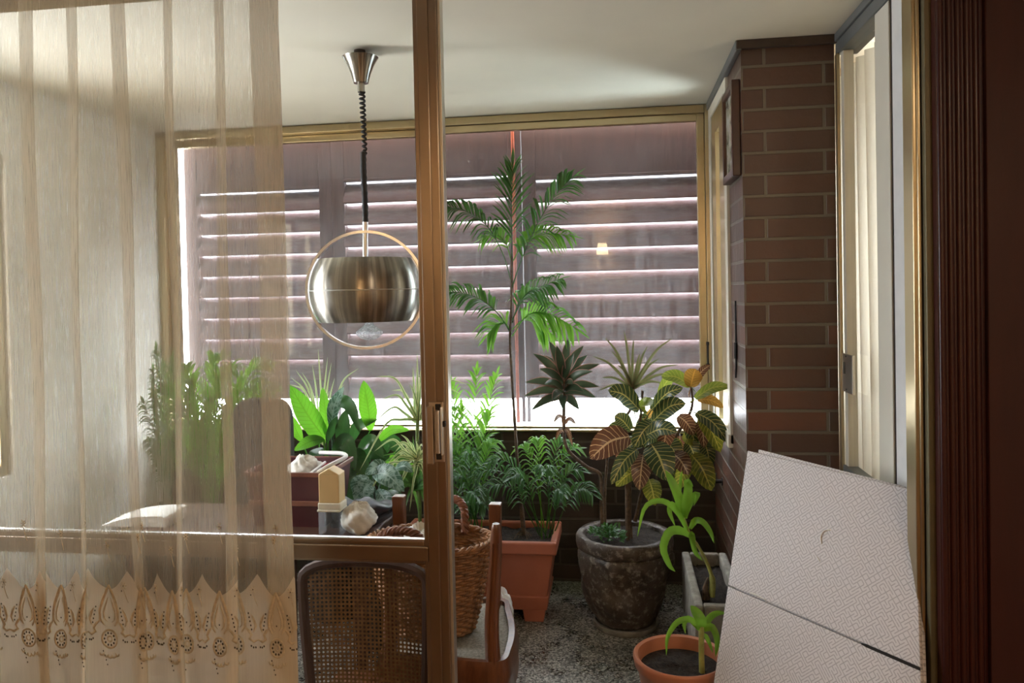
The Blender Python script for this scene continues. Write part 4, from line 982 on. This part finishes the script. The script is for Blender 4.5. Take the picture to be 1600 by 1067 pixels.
def straight(b_, top):
    d = top - b_; m = MB(); w0, w1 = .017, .021
    m.hexa([b_ + V((sx * w0, sy * w0, 0)) for sx, sy in ((-1, -1), (1, -1), (1, 1), (-1, 1))] + [top + V((sx * w1, sy * w1, 0)) for sx, sy in ((-1, -1), (1, -1), (1, 1), (-1, 1))])
    m.build('leg', M['chair_wood'], stl, .004)
straight(V((frt.x - .01, 2.655, sz + .02)), frt); straight(V((flt.x + .01, 2.655, sz + .02)), flt)
cab(X0 + .035, 2.275, V((X0 + .03, 2.28, nt.z - .05)), -.006, -.012)

# wicker basket standing between the stool legs
bc = W(672, 845, 2.44); bz1 = W(706, 862, 2.31).z - .005; bz0 = szt + .022
bk_ = thing('wicker_basket', 'oval brown wicker basket with braided handles standing on upturned stool', 'basket', (bc.x, 2.44, bz0))
aX, aY = .205, .145
def bpos(a, t, off=0):
    s = .66 + .34 * t ** .8; return V((bc.x + (aX * s + off) * math.cos(a), 2.445 + (aY * s + off) * math.sin(a), bz0 + (bz1 - bz0) * t))
m = MB(); nst = 40; rows = 34
for r_ in range(rows):
    t = (r_ + .5) / rows; pts_ = []
    for i in range(nst * 3):
        a = 2 * math.pi * i / (nst * 3); pts_.append(bpos(a, t, .0042 * math.cos(a * nst / 2 * 1.0 + (r_ % 2) * math.pi)))
    m.tube(pts_ + [pts_[0]], .0056, 5, cap=False)
m.build('weave', M['wicker'], bk_, 0, 80)
m = MB()
for i in range(nst // 2 * 2):
    a = 2 * math.pi * i / nst; m.tube([bpos(a, t / 6) for t in range(7)], .0034, 5)
m.build('stakes', M['wicker'], bk_)
m = MB()
for ph in (0, math.pi):
    m.tube([bpos(2 * math.pi * i / 160, 1, .006 * math.cos(i * .9 + ph)) + V((0, 0, .005 * math.sin(i * .9 + ph))) for i in range(161)], .0065, 6, cap=False)
m.build('rim', M['wicker'], bk_)
m = MB().disc((bc.x, 2.445, bz0 + .004), .66, 36, 0, aX, aY); m.build('base', M['wicker'], bk_)
def handle(path):
    m = MB(); P = curve(path, 60)
    for ph in (0, 2.094, 4.189):
        L = []
        for i, p in enumerate(P):
            t = (P[min(i + 1, 60)] - P[max(i - 1, 0)]).normalized(); s = t.cross(V((0, 1, .2))).normalized(); n_ = s.cross(t)
            L.append(p + (s * math.cos(i * .62 + ph) + n_ * math.sin(i * .62 + ph)) * .0075)
        m.tube(L, .0075, 6)
    m.build('handle', M['wicker_rope'], bk_)
handle([W(592, 852, 2.32), W(598, 836, 2.31), W(625, 829, 2.31), W(652, 836, 2.31), W(658, 852, 2.32)])
handle([W(698, 838, 2.56), W(700, 790, 2.56), W(712, 780, 2.56), W(725, 795, 2.55), W(727, 832, 2.54)])
def crumple(name, c, r, mat, label, cat, sx=1, sy=1, sz_=1, seed=0, rough=.35, group=None, nseg=44):
    rnd = random.Random(seed); m = MB(); ph = [rnd.uniform(0, 6.28) for _ in range(9)]
    pr_ = []; n = 32
    b = len(m.v)
    for i in range(n + 1):
        th = math.pi * i / n
        for k in range(nseg):
            a = 2 * math.pi * k / nseg
            d = 1 + rough * (.5 * math.sin(a * 3 + ph[0] + th * 2) * math.sin(th * 3 + ph[1]) + .35 * abs(math.sin(a * 5 + ph[2] - th * 4)) - .2 + .25 * math.sin(a * 2 + ph[3]) * math.cos(th * 5 + ph[4]) + .22 * abs(math.sin(a * 8 + ph[5] + th * 6)) + .15 * abs(math.sin(th * 13 + ph[6] + a * 3)))
            m.v.append(V(c) + V((r * sx * d * math.sin(th) * math.cos(a), r * sy * d * math.sin(th) * math.sin(a), r * sz_ * d * math.cos(th))))
    for i in range(n):
        for k in range(nseg):
            a, c_ = b + i * nseg + k, b + i * nseg + (k + 1) % nseg; m.face((a, a + nseg, c_ + nseg, c_), None, True)
    return tag(m.build(name, M[mat], None, 0, 75), label, cat, group)
p = W(655, 836, 2.46); crumple('paper_bag', p + V((0, 0, -.03)), .048, 'paper', 'crumpled white paper sticking out of basket beside the door stile', 'paper', 1.0, .9, 1.1, 5, .5)
p = W(612, 852, 2.43); crumple('paper_wad', p + V((0, 0, -.02)), .036, 'paper', 'white paper wad under the basket handle, low at the glass edge', 'paper', 1.3, 1, .8, 8, .4)
bagc = W(797, 1010, 2.56)
crumple('plastic_bag', V((W(800, 1000, 2.84).x - .045, 2.84, .14)), .095, 'white_plastic', 'white plastic bag bulging out behind the upturned stool', 'bag', .55, .9, 1.5, 3, .25)

# ------------------------------------------------------------------ low table with odds and ends, half hidden by curtain and rail
tzt = .605
tbx0, tbx1 = -1.75, W(583, 840, 2.5).x
tab = thing('side_table', 'dark wooden table behind the curtain, carrying crate and shoes', 'table', ((tbx0 + tbx1) / 2, 2.62, 0))
MB().box(tbx0, tbx1, 2.44, 2.84, tzt - .03, tzt).build('top', M['dark_wood'], tab, .006)
for x in (tbx0 + .04, tbx1 - .04):
    for y in (2.48, 2.80): MB().hexa([(x - .014, y - .014, 0), (x + .014, y - .014, 0), (x + .014, y + .014, 0), (x - .014, y + .014, 0), (x - .022, y - .022, tzt - .03), (x + .022, y - .022, tzt - .03), (x + .022, y + .022, tzt - .03), (x - .022, y + .022, tzt - .03)]).build('leg', M['dark_wood'], tab, .003)
# burgundy crate with white tube handle
ca, cbb = W(440, 838, 2.56), W(514, 838, 2.56); ct = W(470, 738, 2.56).z
cx0, cx1 = ca.x - .12, cbb.x
cr_ = thing('plastic_crate', 'burgundy plastic crate with white tube handle standing on the table', 'crate', ((cx0 + cx1) / 2, 2.62, tzt))
m = MB(); zt_ = ct; fl = .020
def wall(a, b, c, d, th):
    n_ = (b - a).cross(d - a).normalized() * th; m.hexa([a, b, b + n_, a + n_, d, c, c + n_, d + n_])
z0_ = tzt
wall(V((cx0 + fl, 2.545 + fl, z0_)), V((cx1 - fl, 2.545 + fl, z0_)), V((cx1, 2.545, zt_)), V((cx0, 2.545, zt_)), -.004)
wall(V((cx1 - fl, 2.545 + fl, z0_)), V((cx1 - fl, 2.80 - fl, z0_)), V((cx1, 2.80, zt_)), V((cx1, 2.545, zt_)), -.004)
wall(V((cx1 - fl, 2.80 - fl, z0_)), V((cx0 + fl, 2.80 - fl, z0_)), V((cx0, 2.80, zt_)), V((cx1, 2.80, zt_)), -.004)
wall(V((cx0 + fl, 2.80 - fl, z0_)), V((cx0 + fl, 2.545 + fl, z0_)), V((cx0, 2.545, zt_)), V((cx0, 2.80, zt_)), -.004)
m.box(cx0 + fl, cx1 - fl, 2.545 + fl, 2.80 - fl, z0_, z0_ + .004)
m.build('body', M['maroon_plastic'], cr_)
MB().box(cx0 - .008, cx1 + .008, 2.537, 2.543, zt_ - .012, zt_ + .004).box(cx1 + .001, cx1 + .008, 2.543, 2.808, zt_ - .012, zt_ + .004).box(cx0 - .008, cx1 + .008, 2.802, 2.808, zt_ - .012, zt_ + .004).box(cx0 - .008, cx0 - .001, 2.543, 2.802, zt_ - .012, zt_ + .004).build('rim', simple('maroon_rim', (.20, .075, .05), .4), cr_, .002)
zz = (z0_ + zt_) / 2 - .02
MB().box(cx0 + .004, cx1 - .004, 2.548, 2.556, zz, zz + .018).build('band', M['maroon_rim'], cr_, .002)
MB().tube(curve([W(497, 738, 2.545), W(515, 727, 2.56), W(537, 716, 2.62), W(540, 711, 2.66), W(530, 708, 2.74), W(500, 707, 2.80)], 24), .0075, 8).build('handle', M['white_plastic'], cr_)
crumple('carrier_bag', W(476, 726, 2.67) + V((0, 0, -.025)), .055, 'cloth_white', 'pale crumpled carrier bag lying in the burgundy crate', 'bag', 1.0, 1.0, .85, 11, .4)
tag(MB().tube([W(482, 742, 2.58), W(508, 722, 2.70)], .005, 8).build('spatula', M['white_plastic']), 'white rod lying in the crate in front of the crumpled bag', 'rod')
p = W(516, 730, 2.70); crumple('rag', p + V((-.012, 0, 0)), .020, 'red_cloth', 'small red rag lying in the burgundy crate under its handle', 'cloth', 1.5, 1, .6, 21, .3)
# cream carton on clear jar, before the crate
q0, q1 = W(497, 782, 2.455), W(529, 782, 2.455)
jr = thing('storage_jar', 'clear plastic storage box below the cream carton', 'box', ((q0.x + q1.x) / 2, 2.49, tzt))
zj = W(512, 797, 2.455).z
MB().box(q0.x - .003, q1.x + .000, 2.458, 2.525, tzt, zj - .008).build('body', M['plastic_clear'], jr, .004)
MB().box(q0.x - .006, q1.x + .003, 2.455, 2.528, zj - .008, zj + .000).build('lid', M['cream_white'], jr, .003)
cz0 = zj; cz1, cz2 = W(512, 742, 2.455).z, W(512, 733, 2.455).z
cc = thing('cream_carton', 'cream gable-topped carton standing in front of the burgundy crate', 'carton', ((q0.x + q1.x) / 2, 2.49, cz0))
xmid = (q0.x + q1.x) / 2; m = MB(); m.box(q0.x, q1.x, 2.46, 2.52, cz0 + .022, cz1)
b = len(m.v); m.v += [V((q0.x, 2.46, cz1)), V((q1.x, 2.46, cz1)), V((q1.x, 2.52, cz1)), V((q0.x, 2.52, cz1)), V((xmid, 2.46, cz2)), V((xmid, 2.52, cz2))]
m.face((b, b + 1, b + 4)); m.face((b + 2, b + 3, b + 5)); m.face((b + 1, b + 2, b + 5, b + 4)); m.face((b + 3, b, b + 4, b + 5))
m.build('body', M['cream_card'], cc, .003)
MB().box(q0.x - .003, q1.x + .004, 2.457, 2.523, cz0, cz0 + .022).build('base', M['cream_white'], cc, .003)
# dark shoes and cloths between crate and basket
def shoe(p, yaw, mat, label, L=.24):
    t = thing('shoe', label, 'shoe', p, 'dark shoes on the table')
    m = MB(); n = 16; b = 0; k = 14
    for i in range(n + 1):
        s = i / n; w = .036 * (.75 + .35 * math.sin(s * math.pi * .9 + .4)) * (1 if .04 < s < .97 else .6); h = .085 - .05 * min(1, max(0, (s - .25) / .4)); h *= (1 if s < .93 else .75)
        for q_ in range(k):
            a = 2 * math.pi * q_ / k; m.v.append(V((s * L - L / 2, w * math.cos(a), .012 + max(0, h * (.5 + .5 * math.sin(a))))))
    for i in range(n):
        for q_ in range(k): a, c_ = i * k + q_, i * k + (q_ + 1) % k; m.face((a, a + k, c_ + k, c_), None, True)
    m.face(list(range(k))); m.face([n * k + q_ for q_ in reversed(range(k))])
    u_ = m.build('upper', M[mat], t, 0, 70)
    m = MB()
    for i in range(n + 1):
        s = i / n; w = .038 * (.75 + .35 * math.sin(s * math.pi * .9 + .4)) * (1 if .04 < s < .97 else .6); m.v += [V((s * L - L / 2, -w, 0)), V((s * L - L / 2, w, 0)), V((s * L - L / 2, w, .014)), V((s * L - L / 2, -w, .014))]
    for i in range(n):
        for q_ in range(4): a, c_ = i * 4 + q_, i * 4 + (q_ + 1) % 4; m.face((a, c_, c_ + 4, a + 4))
    m.face((0, 1, 2, 3)); m.face((n * 4 + 3, n * 4 + 2, n * 4 + 1, n * 4))
    s_ = m.build('sole', M['rubber'], t)
    for o in (u_, s_): o.matrix_parent_inverse = Matrix.Identity(4)
    t.rotation_euler = (0, 0, yaw); return t
shoe(V((W(549, 820, 2.69).x, 2.68, tzt + .0)), R(90), 'dark_leather', 'dark shoe on the table just behind the white cloth')
shoe(V((W(588, 820, 2.68).x, 2.68, tzt + .0)), R(78), 'dark_leather', 'dark shoe on the table nearest to the upturned stool leg')
crumple('white_cloth', V((W(560, 822, 2.50).x, 2.50, tzt + .054)), .055, 'cloth_white', 'white crumpled cloth on the table before the dark shoes', 'cloth', 1.0, .8, .9, 31, .25)
# newspaper bundle and dark chair seen through the curtain
nb = thing('newspaper', 'folded white newspaper lying on the table behind the sheer curtain', 'newspaper', (W(215, 835, 2.6).x, 2.6, tzt))
tbl2 = MB()
a, b = W(175, 838, 2.58).x, W(275, 838, 2.58).x
pts_ = [(a, tzt + .001), (a + (b - a) * .4, tzt + .03), (b - .02, tzt + .04), (b, tzt + .02)]
m = MB(); P = curve([V((x, 0, z)) for x, z in pts_], 14)
for p in P: m.v += [V((p.x, 2.52, p.z)), V((p.x, 2.66, p.z + .004)), V((p.x, 2.52, tzt + .0005)), V((p.x, 2.66, tzt + .0005))]
for i in range(14): c_ = i * 4; m.face((c_, c_ + 4, c_ + 5, c_ + 1), None, True); m.face((c_ + 2, c_ + 3, c_ + 7, c_ + 6)); m.face((c_, c_ + 2, c_ + 6, c_ + 4)); m.face((c_ + 1, c_ + 5, c_ + 7, c_ + 3))
m.face((0, 1, 3, 2)); m.face((56, 58, 59, 57))
m.build('sheets', M['paper'], nb)
bx0, bx1 = W(366, 700, 2.98).x, W(455, 700, 2.98).x; bt = W(410, 622, 2.98).z
dc = thing('upholstered_chair', 'dark rounded chair back beyond the table, seen through curtain edge', 'chair', ((bx0 + bx1) / 2, 3.0, 0))
m = MB(); n = 24; xm_ = (bx0 + bx1) / 2; hw_ = (bx1 - bx0) / 2; oul = [(xm_ - hw_, .45)] + [(xm_ + hw_ * math.copysign(abs(math.cos(math.pi * (1 - i / n))) ** .6, math.cos(math.pi * (1 - i / n))), bt - .12 + .12 * math.sin(math.pi * i / n) ** .6) for i in range(n + 1)] + [(xm_ + hw_, .45)]
b = len(m.v); k = len(oul)
for y in (2.96, 3.02): m.v += [V((x, y, z)) for x, z in oul]
m.face([b + i for i in range(k)]); m.face([b + k + i for i in reversed(range(k))])
for i in range(k): j = (i + 1) % k; m.face((b + i, b + k + i, b + k + j, b + j), None, False)
m.build('backrest', M['dark_fabric'], dc, .012)
MB().box(xm_ - .18, xm_ + .18, 2.88, 3.24, .40, .46).build('seat', M['dark_fabric'], dc, .015)
for x in (xm_ - .15, xm_ + .15):
    for y in (2.91, 3.2): MB().tube([(x, y, .4), (x, y, 0)], [.018, .012], 8).build('leg', M['dark_wood'], dc)

# ------------------------------------------------------------------ plants on the left
def plant_pot(name, label, x, y, h, r, mat='dark_plastic', loc=None):
    t = thing(name, label, 'plant', (x, y, 0))
    MB().lathe([(.001, .002), (r * .72, .002), (r * .93, h - .03), (r, h - .03), (r, h), (r * .92, h), (r * .9, h - .02)], (x, y, 0), 32).build('pot', M[mat], t)
    MB().disc((x, y, h - .022), r * .91, 24, .006).build('soil', M['soil'], t); return t
def leaves_from(t, base, items, Y0, name='leaf', stalk=True, prof=None):
    for pts_, w, mat in items:
        P = [at(x, y, Y0 + d) for x, y, d in pts_]; L = (P[-1] - P[0]).length
        if len(P) == 2: P = [P[0], P[0].lerp(P[1], .5) + V((0, -.01, L * .08)), P[1]]
        wm = w * (Y0 / 1200)
        m = MB().leaf(P, wm, up=V((.1, -1, .45)), fold=.18, n=14, wave=.02, prof=prof)
        if stalk:
            b = V(base) + V((jig(.03), jig(.02), 0)); m.tube(curve([b, b.lerp(P[0], .6) + V((0, 0, .02)), P[0]], 10), .0035, 6)
        mesh_part(m, name, mat, t)
LYp = 3.22
xb_ = W(515, 720, LYp).x
ll_ = plant_pot('peace_lily', 'broad bright-leaved lily plant glowing beside the curtain edge', xb_, LYp + .02, .40, .13)
leaves_from(ll_, (xb_, LYp + .02, .38), [
    ([(511, 690, 0), (482, 650, -.03), (453, 602, -.02)], 36, 'lily_leaf'), ([(512, 682, 0), (508, 640, .01), (504, 605, .03)], 19, 'lily_leaf'), ([(517, 668, 0), (522, 635, -.02), (537, 604, -.04)], 21, 'silver_leaf'),
    ([(520, 655, 0), (529, 628, 0), (548, 636, -.05), (562, 676, -.1)], 22, 'lily_dark'), ([(579, 672, .03), (575, 635, .03), (568, 594, .04)], 30, 'lily_leaf'), ([(506, 686, -.03), (484, 690, -.07), (459, 704, -.08)], 20, 'lily_leaf'),
    ([(472, 690, .05), (462, 670, .06), (455, 648, .06)], 18, 'lily_leaf'), ([(497, 684, .06), (488, 668, .07), (478, 650, .08)], 24, 'lily_leaf'), ([(530, 700, -.02), (536, 670, -.05), (540, 640, -.03)], 24, 'lily_dark'),
    ([(520, 705, -.03), (540, 690, -.09), (556, 735, -.14)], 26, 'lily_dark'), ([(515, 720, -.03), (532, 720, -.1), (545, 775, -.16)], 30, 'lily_dark'), ([(545, 720, 0), (560, 715, -.08), (575, 760, -.12)], 28, 'lily_dark'),
    ([(560, 700, 0), (580, 690, -.05), (600, 715, -.08)], 24, 'lily_dark'), ([(550, 690, .04), (560, 665, .04), (590, 655, .03)], 20, 'lily_dark'), ([(505, 700, .02), (492, 712, -.06), (480, 740, -.1)], 22, 'lily_dark'),
    ([(560, 730, .05), (580, 705, .04), (610, 720, .0)], 30, 'lily_dark'), ([(590, 720, .08), (610, 690, .06), (640, 720, .04)], 26, 'lily_dark'), ([(570, 760, .0), (590, 740, -.03), (605, 775, -.05)], 26, 'lily_dark'), ([(600, 740, .1), (625, 715, .1), (650, 740, .08)], 24, 'lily_leaf'),
    ([(530, 740, -.05), (545, 750, -.14), (548, 810, -.2)], 30, 'lily_dark'), ([(590, 690, .02), (612, 672, .0), (640, 672, -.02)], 16, 'lily_leaf'), ([(510, 690, .0), (520, 668, -.04), (528, 650, -.06)], 16, 'lily_dark')], LYp)
def grassy(t, cx_, cy_, Y0, tips, mat, w=.013, prof=None, name='leaf', extra=0):
    for x, y, d in tips + [(cx_ + jig(60), cy_ + random.uniform(-60, 50), jig(.12)) for _ in range(extra)]:
        a = at(cx_ + jig(4), cy_ + jig(5), Y0); b = at(x, y, Y0 + d); L = (b - a).length
        hor = abs(b.x - a.x) / L; mid = a.lerp(b, .55) + V((0, 0, L * (.10 + .30 * hor)))
        mesh_part(MB().leaf([a, a.lerp(mid, .5) + V((0, 0, L * .05 * hor)), mid, b], w, up=V((0, -1, .4)), fold=.3, n=14, prof=prof or (lambda t: max(.03, (1 - t ** 2) ** .7))), name, mat, t)
xs = W(505, 700, 3.5).x
sp1 = plant_pot('spider_plant', 'pale striped grassy plant standing up behind the bright broad leaves', xs, 3.5, .62, .10)
grassy(sp1, 505, 690, 3.5, [(497, 545, 0), (512, 558, .02), (462, 578, -.02), (455, 590, .0), (472, 582, .04), (561, 575, -.03), (518, 566, .05), (488, 570, .03), (538, 600, .05), (480, 610, .0), (523, 590, 0), (450, 600, .05), (500, 590, -.04), (515, 610, -.05)], 'variegated_leaf', .012)
xs = W(655, 760, 3.15).x
sp2 = plant_pot('striped_dracaena', 'tall white-striped narrow-leaved plant arching just left of the door stile', xs, 3.15, .34, .12)
stm = MB().tube(curve([(xs, 3.15, .32), W(655, 770, 3.15), W(652, 700, 3.15), W(653, 640, 3.15)], 20), .008, 8); mesh_part(stm, 'stem', 'stem_green', sp2)
grassy(sp2, 653, 655, 3.15, [(652, 553, 0), (661, 556, .03), (645, 572, .04), (588, 588, -.05), (597, 624, -.06), (612, 610, .04), (585, 660, -.1), (672, 580, .04), (700, 600, 0), (720, 615, -.02), (640, 600, -.08), (660, 590, -.1), (562, 735, -.16), (730, 600, .05)], 'variegated_leaf', .014)
grassy(sp2, 652, 720, 3.12, [(610, 700, -.1), (625, 760, -.12), (640, 800, -.15), (670, 790, -.12), (695, 760, -.1), (600, 760, -.1), (680, 720, -.1), (620, 720, .05), (650, 690, -.14), (663, 700, -.12), (690, 700, .05), (605, 735, .05), (560, 800, -.25), (668, 760, -.14), (635, 730, -.15), (585, 705, 0), (700, 730, 0)], 'variegated_leaf', .013, extra=14)
grassy(sp2, 650, 760, 3.14, [(615, 740, -.06), (600, 790, -.08), (632, 800, -.1), (680, 800, -.1), (700, 790, -.08), (625, 700, .06), (675, 690, .06), (645, 680, .1), (590, 730, .02), (705, 760, .0), (610, 770, .06), (660, 730, .12)], 'palm_leaf', .016, extra=26)
xs = W(590, 790, 2.98).x
sv = plant_pot('silver_leaf_plant', 'silvery blotched broad-leaved plant behind the dark shoes', xs, 2.98, .50, .10)
leaves_from(sv, (xs, 2.98, .48), [([(583, 740, -.02), (605, 742, -.06), (632, 768, -.09)], 34, 'silver_leaf'), ([(582, 752, -.03), (568, 768, -.08), (575, 802, -.1)], 34, 'silver_leaf'), ([(618, 732, 0), (632, 728, -.02), (645, 738, -.03)], 16, 'silver_leaf'), ([(575, 745, 0), (560, 755, -.05), (556, 775, -.06)], 24, 'silver_leaf'), ([(590, 765, -.04), (602, 785, -.1), (592, 805, -.1)], 26, 'silver_leaf'), ([(600, 735, 0), (590, 728, -.02), (570, 742, -.03)], 22, 'silver_leaf'), ([(600, 770, -.02), (620, 780, -.06), (630, 800, -.08)], 24, 'lily_dark')], 2.98)
# feathery palm and fern seen through the curtain
xs = W(330, 760, 3.35).x
fr = plant_pot('potted_palm', 'feathery green palm seen through the right half of the curtain', xs, 3.35, .42, .14)
palm_bush(fr, (xs, 3.35, .40), [(300, 600, 3.3), (345, 590, 3.35), (395, 600, 3.3), (400, 640, 3.2), (280, 640, 3.3), (360, 640, 3.2), (320, 680, 3.15), (390, 680, 3.2), (270, 690, 3.3), (340, 560, 3.45), (415, 570, 3.4), (300, 720, 3.2), (370, 720, 3.15), (255, 610, 3.35), (420, 610, 3.3), (330, 625, 3.25), (310, 660, 3.2), (380, 655, 3.15), (285, 580, 3.4), (365, 580, 3.3)], ll=.13, mat='palm_bright', w=.016, rise=.28, droop=.25, pairs=18)
xs = W(265, 760, 3.4).x
fr = plant_pot('potted_fern', 'dense upright fern before the bright window corner behind curtain', xs, 3.4, .42, .14)
palm_bush(fr, (xs, 3.4, .40), [(245, 545, 3.4), (270, 560, 3.42), (240, 580, 3.35), (300, 600, 3.35), (225, 630, 3.3), (240, 610, 3.25), (285, 640, 3.25), (235, 690, 3.25), (255, 570, 3.5), (265, 680, 3.15)], ll=.07, mat='palm_leaf', w=.012, pairs=24, rise=.1, spread=75)

# ------------------------------------------------------------------ wall lamp of the sitting room (seen mirrored in the far glass)
sc_ = thing('wall_lamp', 'small warm wall lamp on the sitting-room back wall, mirrored in glass', 'lamp', (-.30, -1.9, 1.9))
MB().lathe([(.001, 0), (.05, 0), (.05, .015), (.001, .015)], (0, 0, 0), 24).build('base', M['chrome'], sc_)
lb = sc_.children[0]; lb.matrix_parent_inverse = Matrix.Identity(4); lb.rotation_euler = (R(-90), 0, 0); sc_.location = (-.20, -2.40, 1.83)
for nm, mb_, mt in (('arm', MB().tube([(0, .01, 0), (0, .10, 0), (0, .10, .03)], .007, 8), 'chrome'), ('shade', MB().lathe([(.075, .03), (.055, .17), (.052, .17), (.072, .03)], (0, .10, 0), 32), 'lamp_glow')):
    o = mb_.build(nm, M[mt], sc_); o.matrix_parent_inverse = Matrix.Identity(4)
light('wall_lamp_bulb', 'POINT', (-.20, -2.28, 1.93), 42, (1, .66, .34), shadow_soft_size=.04)
bpy.context.view_layer.update()
